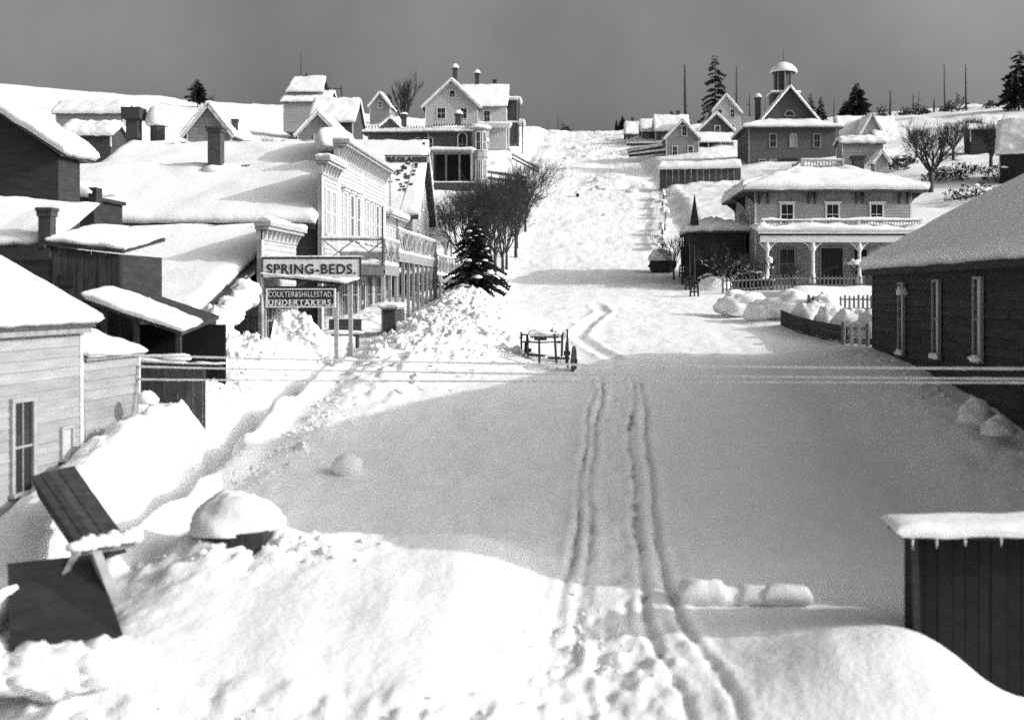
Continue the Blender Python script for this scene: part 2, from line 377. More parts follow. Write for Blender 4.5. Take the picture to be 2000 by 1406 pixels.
def H(X, Y, fine=True):
    X = np.asarray(X, float); Y = np.asarray(Y, float); h = S(Y)
    # hillside to both sides
    h = h+np.clip(-X-14, 0, 170)*np.interp(Y, [0,60,85,120,180,300,340,700], [0,0,.05,.09,.085,.085,.08,.05])
    h = h+np.clip(X-13, 0, 150)*np.interp(Y, [0,84,95,115,165,300,700], [0,0,.06,.11,.085,.06,.04])
    h = h+sst(-10, -13, X)*np.interp(Y, [80,105,130,185,300], [0,1.2,2.4,2.6,.6])
    h = h+sst(9.5, 12.5, X)*np.interp(Y, [88,105,130,185,300], [0,1.0,1.0,1.0,.6])
    lot = sst(9.2, 11.5, X)*sst(56, 60, Y)*(1-sst(84, 92, Y)); h = h+lot*np.maximum(0, .1-h)
    # banks thrown up along the left pavement
    hb = np.interp(Y, [17,21,27,33,38,43,48,55,64,78,95], [.15,.2,.15,.22,.75,1.05,1.1,.95,.9,.7,.2])
    cx = np.interp(Y, [20,30,38,45,52,62,80], [-7.4,-7.2,-6.3,-5.4,-5.6,-6.6,-7.2]); wd = np.interp(Y, [20,30,40,50,65], [.9,1.1,2.4,2.6,1.5])
    bank = hb*np.exp(-((X-cx)/wd)**2)
    bl = np.interp(Y, [22,26,30,34,37,40,43], [.3,.5,.7,1.15,1.2,.9,.3])*np.exp(-((X+10.9)/1.15)**4)
    bank = bank+bl
    br = np.interp(Y, [18,22,30,38,44,50], [.3,.7,.9,.7,.5,.2])*sst(6.8, 10.2, X)*(Y < 60)
    bank = bank+br*.9
    rough = np.clip(bank*1.3, 0, 1)*np.where(X > 0, .18, 1.)
    # path trodden along the left pavement
    px = -9.15+.22*np.sin(Y*.55)+.12*np.sin(Y*1.7)
    bank = bank-np.interp(Y, [19,21,34,38,44], [0,.6,.72,.6,0])*np.exp(-((X-px)/.36)**6)
    bank = bank+(.42+.12*np.sin(Y*2.3)*np.sin(Y*.9))*np.interp(Y, [19,21,34,38,41], [0,1,1,.6,0])*np.exp(-((X-px-.72)/.3)**2)
    h = h+bank
    # drifts in front
    h = h+.55*np.exp(-(np.maximum(0, Y-21.2)/.9)**2)*sst(-.2, -2.4, X)*sst(13, 18, Y)*sst(-9, -6, X)
    h = h+.8*np.exp(-((X-4.75)/2.1)**2-((Y-16.9)/1.5)**2)-.75*sst(5.,7.,X)*sst(20.5,18.,Y)+.05*np.exp(-((X-2.6)/1.4)**2-((Y-17.5)/1.2)**2)
    # slope thrown off the roof of the furniture store and against the foreground house
    h = h+1.0*np.exp(-((X+13.2)/1.8)**2-((Y-36.5)/2.6)**2)
    h = h+.75*np.exp(-((X+10.6)/.9)**2)*np.interp(Y, [20,23,27,30,32], [0,.6,1,.5,0])
    if fine:
        big = np.clip((Y-95)/80, 0, 1)
        h = h+.10*fbm(X*.25, Y*.22, 5, 4)+big*.9*fbm(X*.06, Y*.06, 9, 3)+.62*np.clip((Y-70)/120, 0, 1)*fbm(X*.22, Y*.2, 31, 5)+.16*np.clip((Y-80)/60, 0, 1)*np.abs(fbm(X*.7, Y*.5, 33, 4))
        road = np.exp(-((X-.5)/7.)**4); h = h+.045*fbm(X*1.3, Y*.5, 12, 4)+.02*fbm(X*.7+Y*.5, Y*2.6-X*.4, 14, 3)*(Y < 60)
        r1 = np.abs(fbm(X*1.6, Y*1.6, 21, 4)); r2 = vn(X*3.3, Y*3.3, 23); r2 = np.where(r2 > .6, (r2-.6)*2.4, 0)
        fore = .9*np.exp(-((X+5.9)/1.5)**2-((Y-20.6)/.9)**2)+.45*sst(16.8, 15.8, Y)*sst(3, -1, X)+.7*np.exp(-((X-.2)/1.6)**2-((Y-17.6)/1.4)**2)
        ma = np.clip(rough+fore, 0, 1.1)*(Y < 90)
        h = h+ma*(.42*r1+.24*r2-.06)
        rub = vn(X*1.1, Y*1.1, 40); h = h+ma*.35*np.where(rub > .55, rub-.55, 0)
    return h
def build_ground():
    def ramp(a, b, s0, g): 
        o = [a]; s = s0
        while o[-1] < b: o.append(o[-1]+s); s *= g
        return o
    ys = list(np.arange(-60, 12, 6.))+list(np.arange(12, 26, .075))+list(np.arange(26, 48, .11))+list(np.arange(48, 82, .2))+ramp(82, 340, .25, 1.008)+list(np.arange(350, 900, 30.))
    pos = list(np.arange(0, 4, .055))+list(np.arange(4, 12.5, .085))+ramp(12.6, 130, .16, 1.028)+ramp(140, 900, 15, 1.2)
    xs = sorted([-p for p in pos if p > 0]+pos)
    X, Y = np.meshgrid(np.array(xs), np.array(ys)); Z = H(X, Y)
    D = np.zeros_like(Z)
    for k, q in enumerate(RUTS):
        rx = np.interp(Y, q[:,1], q[:,0])+.03*np.sin(Y*.9+k)+.012*np.sin(Y*3.3+k*2); msk = sst(14, 15.5, Y)*(1-sst(36, 40, Y)); d = X-rx
        ww = .055+.015*np.sin(Y*1.3+k)
        br_ = np.clip(.45+1.1*fbm(X*.5+k*9, Y*.35, 80+k, 3)*1.6+.3, .35, 1.)*np.interp(Y,[14,19,24],[.7,.85,1.15]); Z += msk*br_*(-.07*np.exp(-(d/ww)**2)+.03*np.exp(-((np.abs(d)-.18)/.08)**2)*(1+.8*fbm(X*4, Y*2, 50+k, 2)))
        sp = vn(X*9, Y*6, 60+k)*vn(X*2, Y*.9, 70+k)
        D = np.maximum(D, msk*np.exp(-(d/.07)**2)*np.clip((sp-.26)*4, 0, 1)*(.9 if k == 2 else .5))
        D = np.maximum(D, msk*np.exp(-(d/.05)**2)*.26)
    tc = (np.interp(Y, RUTS[1][:,1], RUTS[1][:,0])+np.interp(Y, RUTS[2][:,1], RUTS[2][:,0]))/2; hp = vn(X*5.5, Y*3.6, 77); Z -= .035*np.exp(-((X-tc)/.42)**4)*sst(.66, .8, hp)*sst(14, 16, Y)*(1-sst(36, 42, Y))
    tr2 = vn(X*2.3, Y*1.7, 79); Z -= .03*np.exp(-((X-tc)/1.5)**4)*sst(.6, .8, tr2)*sst(14, 16, Y)*(1-sst(36, 42, Y))
    # sled track winding on past the wagon
    for q in (np.array([[1.2,43],[.4,46],[-.3,50],[.2,55],[1.1,60],[.6,66]]),):
        rx = np.interp(Y, q[:,1], q[:,0]); d = X-rx; Z += sst(42,44,Y)*(1-sst(62,66,Y))*(-.10*np.exp(-(d/.3)**2)+.05*np.exp(-((np.abs(d)-.5)/.2)**2))
    sp = vn(X*7, Y*7, 90)*vn(X*1.3, Y*1.3, 91); bk = np.exp(-((X+6)/2.6)**2)*((Y > 36) & (Y < 64))
    D = np.maximum(D, bk*np.clip((sp-.52)*4, 0, .6))
    ny, nx = Z.shape
    me = bpy.data.meshes.new('snowy_ground'); nvt = nx*ny
    co = np.stack([X, Y, Z], -1).reshape(-1, 3)
    i = (np.arange(ny-1)[:,None]*nx+np.arange(nx-1)[None,:]).ravel()
    f = np.stack([i, i+1, i+1+nx, i+nx], -1)
    me.vertices.add(nvt); me.vertices.foreach_set('co', co.ravel())
    me.loops.add(f.size); me.loops.foreach_set('vertex_index', f.ravel().astype(np.int32))
    me.polygons.add(len(f)); me.polygons.foreach_set('loop_start', np.arange(0, f.size, 4, dtype=np.int32))
    me.update(calc_edges=True); me.polygons.foreach_set('use_smooth', np.ones(len(f), bool))
    at = me.attributes.new('dirt', 'FLOAT', 'POINT'); at.data.foreach_set('value', D.ravel().astype(np.float32))
    me.materials.append(M['ground_snow'])
    o = bpy.data.objects.new('ground', me); COL.objects.link(o); o['kind'] = 'structure'; o['label'] = 'snow covered street and hillside'
build_ground()
def gz(x, y): return float(H(np.array([x]), np.array([y]))[0])
# ------------------------------------------------------------------ helpers for left-hand street fronts (wall on X = FX, facing +X)
FX = -11.5
def yat(px, X=FX): return X*FPX/(px-CX)
def zat(py, Y): return -(py-CY)/FPX*Y
def planks(parent, p0, u, n, L, z0, top, wmin=.17, wmax=.26, mat='dark_wood', seed=1, name='plank', th=.03):
    """upright boards, each an object of its own"""
    rnd = random.Random(seed); s = 0; p0 = Vector(p0); u = Vector(u); n = Vector(n)
    while s < L-.02:
        w_ = min(rnd.uniform(wmin, wmax), L-s); o_ = rnd.uniform(0, .02); a = p0+u*s+n*o_; b = p0+u*(s+w_-.012)+n*o_
        za, zb = top(s), top(s+w_); m = MB(); q = n*th
        bz = z0-rnd.uniform(0, .1)
        m.add([(a.x,a.y,bz),(b.x,b.y,bz),(b.x+q.x,b.y+q.y,bz),(a.x+q.x,a.y+q.y,bz),(a.x,a.y,za),(b.x,b.y,zb),(b.x+q.x,b.y+q.y,zb),(a.x+q.x,a.y+q.y,za)],
              [(3,2,1,0),(4,5,6,7),(0,1,5,4),(1,2,6,5),(2,3,7,6),(3,0,4,7)])
        m.build(name, mat, parent); s += w_
def text(parent, s, size, loc, width=None, mat='black_paint', name='lettering', off=.006, ext=.006, rot=(R(90),0,0), font_w=0.0, sy=1.0, sp=1.0):
    cu = bpy.data.curves.new('lettering', 'FONT'); cu.body = s; cu.size = size; cu.extrude = ext; cu.offset = font_w; cu.space_character = sp; cu.align_x = 'LEFT'
    ob = bpy.data.objects.new('tmp', cu); COL.objects.link(ob)
    me = bpy.data.meshes.new_from_object(ob.evaluated_get(bpy.context.evaluated_depsgraph_get())); bpy.data.objects.remove(ob)
    xs = [v.co.x for v in me.vertices]; ys = [v.co.y for v in me.vertices]; x0, x1, y0, y1 = min(xs), max(xs), min(ys), max(ys)
    k = (width/(x1-x0)) if width else 1; ky = size/(y1-y0)*sy
    for v in me.vertices: v.co.x = (v.co.x-x0)*k; v.co.y = (v.co.y-y0)*ky
    me.materials.append(M[mat]); o = bpy.data.objects.new(name, me); COL.objects.link(o); o.parent = parent; o.location = loc; o.rotation_euler = rot
    return o
def facade(parent, y0, y1, z0, z1, name='false_front', mat='white_wood', bh=.2, th=.16, x=FX, cuts=()):
    """lapped false front on the plane X = x, facing +X"""
    m = MB(); m.box(x-th, x-.01, y0+.005, y1-.005, z0, z1-.002)
    siding(m, (x, y0, 0), (0,1,0), (1,0,0), z0+.01, z1, lambda z: (0, y1-y0), bh)
    siding(m, (x-th, y0, 0), (1,0,0), (0,-1,0), z0+.01, z1, lambda z: (0, th), bh, .008)
    return m.build(name, mat, parent)
def cornice(parent, y0, y1, z, x=FX, dp=.45, h=.45, mat='pale_wood', dark='grey_trim', ret=True, brk=True, sn=.25, seed=3):
    m = MB(); m.box(x-.2, x+dp, y0-.25, y1+.25, z, z+.14); m.box(x-.2, x+dp*.75, y0-.15, y1+.15, z-.12, z-.002); m.box(x-.18, x+.06, y0-.06, y1+.06, z-h, z-.12)
    c = m.build('cornice', mat, parent)
    if brk:
        k = max(2, int((y1-y0)/.55))
        for i in range(k+1):
            b = MB(); yy = y0+.1+(y1-y0-.2)*i/k; b.prism([(x+.06,yy-.06,z-.12),(x+dp*.65,yy-.06,z-.12),(x+.06,yy-.06,z-h*.95)], (0,.12,0)); b.build('bracket', dark, c)
    if sn: snow(c, (x+dp,y0-.25,z+.14), (x+dp,y1+.25,z+.14), (x-.2,y1+.25,z+.14), (x-.2,y0-.25,z+.14), sn, seed, 10)
    return c
def rw(parent, y, z, w_, h_, x=FX, **k): return window(parent, w_, h_, (x+.025, y, z), math.pi/2, **k)
def post(parent, x, y, z0, z1, s=.12, mat='grey_wood', cap=True):
    m = MB(); m.box(x-s/2, x+s/2, y-s/2, y+s/2, z0, z1)
    if cap: m.box(x-s*.8, x+s*.8, y-s*.8, y+s*.8, z1-.22, z1-.12)
    m.box(x-s*.75, x+s*.75, y-s*.75, y+s*.75, z0, z0+.6)
    return m.build('post', mat, parent)
GX = -8.75
# ------------------------------------------------------------------ A: one-storey furniture / undertakers store
A = thing('furniture_store', 'one-storey false-front store behind the SPRING-BEDS board, its long roof buried in snow', 'store', (0,0,0))
ay0, ay1 = 40.2, 45.0
facade(A, ay0, ay1, -2.6, 2.35, bh=.21); cornice(A, ay0, ay1, 2.35, dp=.4, h=.5, seed=5, sn=.2)
m = MB(); m.box(FX+.0, FX+.05, ay0-.06, ay0+.1, -3, 2.3); m.build('corner_board', 'trim', A)
m = MB(); m.box(-27, FX-.17, ay0+.06, ay1, -4, .1); m.prism([(-27,ay0+.06,.1),(-27,ay1,.1),(-27,43.3,2.0)], (15.3,0,0)); m.build('wall', 'dark_wood', A)
planks(A, (-16.5,ay0,0), (1,0,0), (0,-1,0), 4.9, -3.6, lambda s: -.2, mat='dark_wood', seed=4)
rA = MB(); rA.prism([(-27,37.6,-.95),(-12.9,37.6,-.95),(-11.7,40.0,.62),(-11.7,43.4,2.05),(-27,43.4,2.05)], (0,0,.1)); rA.prism([(-27,43.42,2.05),(-11.7,43.42,2.05),(-11.7,46.4,.5),(-27,46.4,.5)], (0,0,.1))
rA = rA.build('roof', 'shingle', A)
snow(rA, (-27,37.6,-.85), (-13.0,37.6,-.85), (-11.72,43.6,2.2), (-27,43.6,2.2), .42, 3, 26, True, rough=.25)
snow(rA, (-11.72,46.4,.6), (-27,46.4,.6), (-27,43.6,2.2), (-11.72,43.6,2.2), .4, 4, 20, True)
m = MB()
for x in (-19.4, -18.6): m.bar((x,40.6,1.05), (x,37.4,-.6), .06)
m.build('roof_ladder', 'dark_wood', A)
# store front under the canopy
for y in (40.9, 42.2, 43.6): rw(A, y, -1.9, .75, 1.7, frame='pale_wood', sill=False)
door(A, .9, 2.1, (FX+.025, 44.4, -2.3), math.pi/2, frame='pale_wood')
# front partition facing the viewer under the canopy
ps = thing('store_canopy', 'snow-laden board canopy over the pavement under the SPRING-BEDS sign', 'canopy', (0,0,0))
m = MB(); m.prism([(-11.35,40.05,.52),(-8.6,40.05,.22),(-8.6,42.4,.34),(-11.35,42.4,.64)], (0,0,.09)); cr = m.build('canopy_roof', 'dark_wood', ps)
snow(cr, (-11.4,40.0,.6), (-8.55,40.0,.31), (-8.55,42.4,.43), (-11.4,42.4,.73), .2, 9, 14, rough=.7)
m = MB(); m.box(-11.3,-8.7,40.1,40.2,.0,.2); m.build('canopy_beam', 'dark_wood', ps)
for x, y, z in ((-9.0,41.0,-.05), (-8.75,42.3,.2)):
    o = MB(); o.box(x-.07,x+.07,y-.07,y+.07,gz(x,y)-.4,z+.2); o.box(x-.1,x+.1,y-.1,y+.1,gz(x,y)-.4,gz(x,y)+.5); o.build('post', 'pale_wood', ps)
m = MB()
for a, b in (((-11.3,41.2,-.6),(-10.2,41.2,.4)), ((-8.8,41.5,-.5),(-9.6,41.5,.2))): m.bar(a, b, .08)
m.build('brace', 'grey_wood', ps)
sg = thing('shop_sign', 'long white board sign reading SPRING-BEDS. in black block capitals', 'sign', (0,0,0))
p0, p1 = P(514,541,40), P(702,541,40); zt, zb = zat(506,40), zat(542,40)
m = MB(); m.box(p0.x, p1.x, 40.0, 40.06, zb, zt); m.build('sign_board', 'white_paint', sg)
m = MB(); m.box(p0.x-.05, p1.x+.05, 39.985, 40.075, zt, zt+.07); m.box(p1.x, p1.x+.06, 39.985, 40.075, zb, zt-.002); m.box(p0.x-.06,p0.x,39.985,40.075,zb,zt-.002); m.build('sign_frame', 'dark_wood', sg)
text(sg, 'SPRING-BEDS.', .36, (P(521,0,40).x, 39.985, zat(535.5,40)), width=(695-521)/FPX*40, font_w=.007, sp=1.12)
snow(sg, (p0.x,39.97,zt+.07), (p1.x,39.97,zt+.07), (p1.x,40.08,zt+.07), (p0.x,40.08,zt+.07), .05, 3, 12)
sg2 = thing('shop_sign', 'black board sign reading COULTER & SHILLESTAD. UNDERTAKERS. in white capitals', 'sign', (0,0,0))
q0, q1 = P(521,0,39.6).x, P(654,0,39.6).x; zt, zb = zat(564,39.6), zat(600,39.6)
m = MB(); m.box(q0, q1, 39.6, 39.65, zb, zt); m.build('sign_board', 'black_paint', sg2)
m = MB(); f = .035; m.box(q0-.02,q1+.02,39.58,39.67,zt-f,zt+.01); m.box(q0-.02,q1+.02,39.58,39.67,zb-.01,zb+f); m.box(q0-.022,q0+f,39.583,39.667,zb+f,zt-f); m.box(q1-f,q1+.022,39.583,39.667,zb+f,zt-f); m.build('sign_frame', 'white_paint', sg2)
text(sg2, 'COULTER&SHILLESTAD.', .19, (P(524,0,39.6).x, 39.588, zat(580,39.6)), width=(650-524)/FPX*39.6, mat='white_paint', font_w=-.001, sp=1.1)
u0, u1 = P(524,0,39.6).x, P(651,0,39.6).x
text(sg2, 'UNDERTAKERS.', .215, (u0, 39.588, zat(597,39.6)), width=u1-u0, mat='white_paint', font_w=.004, sp=1.16)
m = MB()
for i in range(11):
    cx_ = u0+(i+.45)*(u1-u0)/11.6; zz = zat(597,39.6)
    if i in (3, 10): continue
    m.box(cx_-.07, cx_+.07, 39.582, 39.594, zz+.196, zz+.213); 
    if i not in (0,): m.box(cx_-.07, cx_+.07, 39.582, 39.594, zz-.002, zz+.014)
tag(m.build('serif', 'white_paint', sg2), kind='stuff')
m = MB()
for x in (q0+.2, q1-.2): m.bar((x,39.63,zt), (x,40.1,.25), .025)
m.build('hanger', 'iron', sg2)
# snow pushed up inside the front of the store
def heap(x0,x1,yt,yb,top,seed):
    m = MB(); nu, nv = 44, 40
    for j in range(nv+1):
        for i in range(nu+1):
            u, v = i/nu, j/nv; x = x0+(x1-x0)*u; zt_ = top(u); y = yt+(yb-yt)*v; g_ = gz(x,yb)-.15; z = g_+(zt_-g_)*(1-v)**1.25
            q = Vector((x*1.6,y*1.6,z*1.6+seed)); d = mnoise.noise(q)*.16+abs(mnoise.noise(q*2.3))*.2+max(0,mnoise.noise(q*5))*.09
            m.v.append((x+d*.5,y-d*.8,z+d*.7))
    for j in range(nv):
        for i in range(nu): a = j*(nu+1)+i; m.f.append((a,a+nu+1,a+nu+2,a+1))
    return m
sp = heap(-11.42,-8.9,42.1,40.75,lambda u: .15-.5*u-1.75*u**.8+.12*math.sin(u*17),4)
tag(sp.build('snow_heap', 'snow', None, True), 'steep lumpy heap of snow leaning in the undertakers doorway between sign and post', 'snow heap')
m = MB(); rnd = random.Random(8)
for i in range(8):
    q = P(424,626,37.7).lerp(P(490,566,39.7),i/7); m.lump((q.x+rnd.uniform(-.2,.1),q.y-.05,q.z-.1),rnd.uniform(.42,.6),.5,rnd.uniform(.34,.5),i,16,10,.5,1.9,-.9)
for i in range(5):
    q = P(418,630,37.7).lerp(P(446,705,38.0),i/4); m.lump((q.x,q.y,q.z),.5+.07*i,.55,.6,i+20,16,10,.45,1.8,-1)
m.build('snow_overhang','snow',rA,True)

# ------------------------------------------------------------------ B: two-storey store with stepped false front
B = thing('two_storey_store', 'two-storey white clapboard store with a stepped false front and tall upper windows', 'store', (0,0,0))
b0, b1, b2 = 49.4, 52.7, 65.1
facade(B, b0, b1, 1.3, 5.75); facade(B, b1, b2, 1.3, 6.9); facade(B, b0, b2, -2.4, 1.28, name='ground_floor_wall', mat='pale_wood')
cornice(B, b0, b1-.26, 5.75, h=.6, seed=2, sn=.18); cornice(B, b1, b2, 6.95, h=.75, dp=.6, seed=4, sn=.12)
m = MB()
for y in (b0+.06, b1, 58.4, b2-.06): m.box(FX, FX+.05, y-.1, y+.1, -2.3, 5.1 if y < b1 else 6.2)
m.build('pilaster', 'trim', B)
for y in (50.4, 51.6): rw(B, y, 2.6, .75, 1.9, pane='blind')
for y in (54.0, 55.6, 57.2, 59.6, 61.0, 62.4, 63.8): rw(B, y, 2.6, .75, 2.1, pane='blind' if y in (54.0,59.6,61.0) else 'glass', hood=True)
m = MB(); m.box(FX, FX+.28, 53.3, 57.8, 4.95, 5.05); m.build('window_hood', 'trim', B)
for y in (50.6, 53.9, 56.2, 60.2, 62.8): rw(B, y, -1.1, 1.2, 1.9, frame='grey_trim', sill=False)
for y in (52.2, 58.2, 64.3): door(B, .95, 2.3, (FX+.025,y,-1.7), math.pi/2, frame='grey_trim')
m = MB(); m.box(-24.6, FX-.17, b0+.1, b2, -4, 2.9)
m.prism([(-24.6,b0+.1,2.9),(-24.6,57.4,2.9),(-24.6,53.6,5.5)], (12.9,0,0)); m.prism([(-23.5,53.4,4.6),(-23.5,64.5,4.6),(-23.5,59,7.3)], (11.8,0,0)); m.build('wall', 'black_wood', B)
r = MB(); r.prism([(-24.9,b0-.35,2.85),(FX-.2,b0-.35,2.85),(FX-.2,53.8,5.6),(-24.9,53.8,5.6)], (0,0,.1)); r.prism([(-23.9,53.5,5.0),(FX-.2,53.5,5.0),(FX-.2,59,7.35),(-23.9,59,7.35)], (0,0,.1)); r.prism([(-23.9,59.02,7.35),(FX-.2,59.02,7.35),(FX-.2,65,4.9),(-23.9,65,4.9)], (0,0,.1))
rB = r.build('roof', 'shingle', B)
m = MB(); m.box(-25, FX-.2, b0-.42, b0-.36, 2.72, 2.98); m.build('fascia', 'black_wood', rB)
snow(rB, (-24.9,b0-.4,2.98), (FX-.2,b0-.4,2.98), (FX-.2,54.0,5.75), (-24.9,54.0,5.75), .4, 11, 24, True, rough=.3)
snow(rB, (-23.9,53.5,5.1), (FX-.2,53.5,5.1), (FX-.2,59,7.45), (-23.9,59,7.45), .45, 12, 22, True, rough=.3)
snow(rB, (FX-.2,65,5.0), (-23.9,65,5.0), (-23.9,59,7.45), (FX-.2,59,7.45), .45, 13, 22, True)
MB().lump((-12.5,57.4,7.35), 1.0, 2.8, .95, 4, 20, 12, .25).build('snow_cap', 'snow', rB, True)
c = P(422,318,53.6); chimney(B, c.x, 53.6, 4.9, zat(249,53.6), .6, seed=2)
MB().lump((c.x, 53.4, 5.75), .6,.5,.25, 3).build('snow_cap', 'snow', B, True)
# balcony of B: near bay and long bay, each a thing
def balcony(name, label, y0, y1, zd, zr, x0=FX+.08, x1=GX, seed=1, ends=True, nb=None, mat='grey_wood', postz=True, npost=None, sn=.22, xmat='pale_wood'):
    t = thing(name, label, 'balcony', (0,0,0)); m = MB()
    m.box(x0, x1, y0, y1, zd-.1, zd); d = m.build('deck', 'dark_wood', t)
    m = MB(); m.box(x1-.02, x1+.05, y0-.04, y1+.04, zd-.42, zd+.02); m.box(x0, x1-.02, y0-.05, y0+.02, zd-.42, zd+.02); m.box(x0, x1-.02, y1-.02, y1+.05, zd-.42, zd+.02); m.build('fascia', mat, t)
    snow(d, (x0,y0,zd), (x1,y0,zd), (x1,y1,zd), (x0,y1,zd), sn, seed, 14, rough=.8)
    n = nb or max(1, int(round((y1-y0)/1.7))); st = (y1-y0)/n
    rl = MB(); rl.box(x1-.05, x1+.03, y0, y1, zr-.08, zr)
    if ends: rl.box(x0, x1-.05, y0-.03, y0+.05, zr-.08, zr)
    rr = rl.build('rail', 'pale_wood', t)
    snow(rr, (x1-.09,y0,zr), (x1+.07,y0,zr), (x1+.07,y1,zr), (x1-.09,y1,zr), .12, seed+1, 10)
    if ends: snow(rr, (x0,y0-.07,zr), (x1,y0-.07,zr), (x1,y0+.09,zr), (x0,y0+.09,zr), .14, seed+2, 10)
    for i in range(n+1):
        y = y0+st*i; q = MB(); q.box(x1-.06, x1+.04, y-.05, y+.05, zd, zr+.12); q.build('baluster_post', mat, t)
        if i < n:
            q = MB(); q.bar((x1,y+.05,zd+.12), (x1,y+st-.05,zr-.1), .05, .06, up=(1,0,0)); q.bar((x1-.005,y+.05,zr-.1), (x1-.005,y+st-.05,zd+.12), .045, .06, up=(1,0,0)); q.build('cross_brace', xmat, t)
    if ends:
        k = 2; sx = (x1-x0)/k
        for i in range(k):
            q = MB(); a = x0+sx*i; q.bar((a+.05,y0,zd+.12), (a+sx-.05,y0,zr-.1), .05, .06, up=(0,1,0)); q.bar((a+.05,y0+.005,zr-.1), (a+sx-.05,y0+.005,zd+.12), .045, .06, up=(0,1,0)); q.build('cross_brace', 'grey_wood', t)
    if postz:
        k = npost or max(2, int(round((y1-y0)/1.6))+1)
        for i in range(k):
            y = y0+.08+(y1-y0-.16)*i/(k-1); post(t, x1-.05, y, gz(x1,y)-.6, zd-.1, .15, 'pale_wood' if seed % 2 else 'grey_wood')
    return t
balcony('balcony', 'nearest snow-heaped balcony with cross-braced rail, at the low end of the false front', b0, 52.9, 1.15, 2.32, seed=21, npost=3)
balcony('balcony', 'long higher balcony with cross-braced rail on a row of posts before the two-storey store', 53.1, 66.6, 1.85, 2.95, seed=24, ends=False, npost=9)
balcony('balcony', 'lower rounded balcony deck beyond the long balcony, next to the dark fir', 67.0, 78.5, 1.0, 2.2, seed=27, ends=False, npost=7)
for px, top, bot, Y in ((748,405,505,49.4),(776,428,515,53.2)):
    q = P(px, 0, Y); m = MB(); m.tube([(q.x,Y-.1,zat(bot,Y)-.3),(q.x,Y-.1,zat(top,Y))], .035, 6)
    tag(m.build('flag_pole', 'dark_wood', None), 'thin bare pole rising from the corner of the '+('nearest' if px < 760 else 'long higher')+' balcony', 'pole', 'thin poles on the balconies')
# street furniture under the balconies
t = thing('snow_covered_stall', 'low counter with a snow-covered board top under the nearest balcony', 'stall', (0,0,0))
m = MB(); m.box(-8.6,-7.9,47.6,49.6,-.75,-.68); tp = m.build('counter_top', 'grey_wood', t); snow(tp, (-8.65,47.55,-.68),(-7.85,47.55,-.68),(-7.85,49.65,-.68),(-8.65,49.65,-.68), .2, 3, 8)
m = MB(); m.box(-8.5,-8.0,47.7,49.5,-2.3,-.75); m.build('cabinet', 'dark_wood', t); m = MB(); m.box(-8.55,-8.52,47.8,48.4,-1.9,-.9); m.build('panel', 'white_paint', t)
t = thing('snow_covered_bench', 'dark bench with snow on its seat behind the pale canopy post', 'bench', (0,0,0))
m = MB(); m.box(-10.2,-8.9,44.6,45.1,-1.75,-1.68); s_ = m.build('seat', 'dark_wood', t); snow(s_, (-10.2,44.6,-1.68),(-8.9,44.6,-1.68),(-8.9,45.1,-1.68),(-10.2,45.1,-1.68), .14, 3, 8)
m = MB(); m.box(-10.2,-8.9,45.08,45.14,-1.7,-1.1); m.build('backrest', 'dark_wood', t)
for x in (-10.1,-9.05): m = MB(); m.box(x,x+.08,44.65,45.05,-2.7,-1.75); m.build('leg', 'dark_wood', t)
# small one-storey front between B and the gable
t = thing('narrow_shop', 'narrow one-storey shop front with a small bracketed cornice squeezed between taller fronts', 'shop', (0,0,0))
facade(t, 65.4, 71.5, -1.6, 4.5); cornice(t, 65.4, 71.5, 4.5, h=.6, seed=8, sn=.3)
m = MB(); m.box(-20,FX-.17,65.3,71.5,-3,3.4); m.build('wall','grey_wood',t)
m = MB(); m.prism([(-20,65.3,3.4),(FX-.2,65.3,3.4),(FX-.2,71.5,4.0),(-20,71.5,4.0)],(0,0,.1)); r_ = m.build('roof','shingle',t); snow(r_, (-20,65.3,3.5),(FX-.2,65.3,3.5),(FX-.2,71.5,4.1),(-20,71.5,4.1), .5, 7, 12)
for y in (66.6,68.4,70.2): rw(t, y, 2.2, .8, 1.5, pane='blind'); rw(t, y, -.9, 1.1, 1.8, frame='grey_trim')
# gabled building with steep rakes
C = thing('gabled_store', 'steep white gabled store end-on to the street behind the glasses sign', 'store', (0,0,0))
c0, cm_, c1, ez, rz_ = 75.4, 79.6, 83.8, 5.4, 10.3
m = MB(); m.box(-21,FX-.01,c0,c1,-2,ez-.01); m.prism([(-21,c0,ez),(-21,c1,ez),(-21,cm_,rz_)],(9.49,0,0))
siding(m, (FX,c0,0),(0,1,0),(1,0,0), -1.5, rz_, lambda z: (0,c1-c0) if z <= ez else ((z-ez)/(rz_-ez)*(cm_-c0), (c1-c0)-(z-ez)/(rz_-ez)*(cm_-c0)), .22)
m.build('wall','white_wood',C)
r = MB(); k = (rz_-ez)/(cm_-c0)
r.prism([(-21.3,c0-.5,ez-k*.5),(FX+.5,c0-.5,ez-k*.5),(FX+.5,cm_,rz_),(-21.3,cm_,rz_)],(0,0,.14)); r.prism([(-21.3,cm_+.002,rz_),(FX+.5,cm_+.002,rz_),(FX+.5,c1+.5,ez-k*.5),(-21.3,c1+.5,ez-k*.5)],(0,0,.14)); rC = r.build('roof','shingle',C)
snow(rC, (-21.3,c0-.4,ez-k*.4+.14),(FX+.45,c0-.4,ez-k*.4+.14),(FX+.45,cm_,rz_+.14),(-21.3,cm_,rz_+.14), .35, 15, 16, True); 
rnd = random.Random(3)
for i in range(34):
    y = rnd.uniform(c0+.6,c0+2.4); x = rnd.uniform(-13.6,-12.0)+(y-c0)*.2; z = ez+k*(y-c0)+.62; m = MB(); L_ = rnd.uniform(.12,.34); m.prism([(x,y,z),(x+L_,y,z),(x+L_,y+.1,z+.1*k),(x,y+.1,z+.1*k)],(0,-.03,.04)); m.build('shingle','shingle',rC)
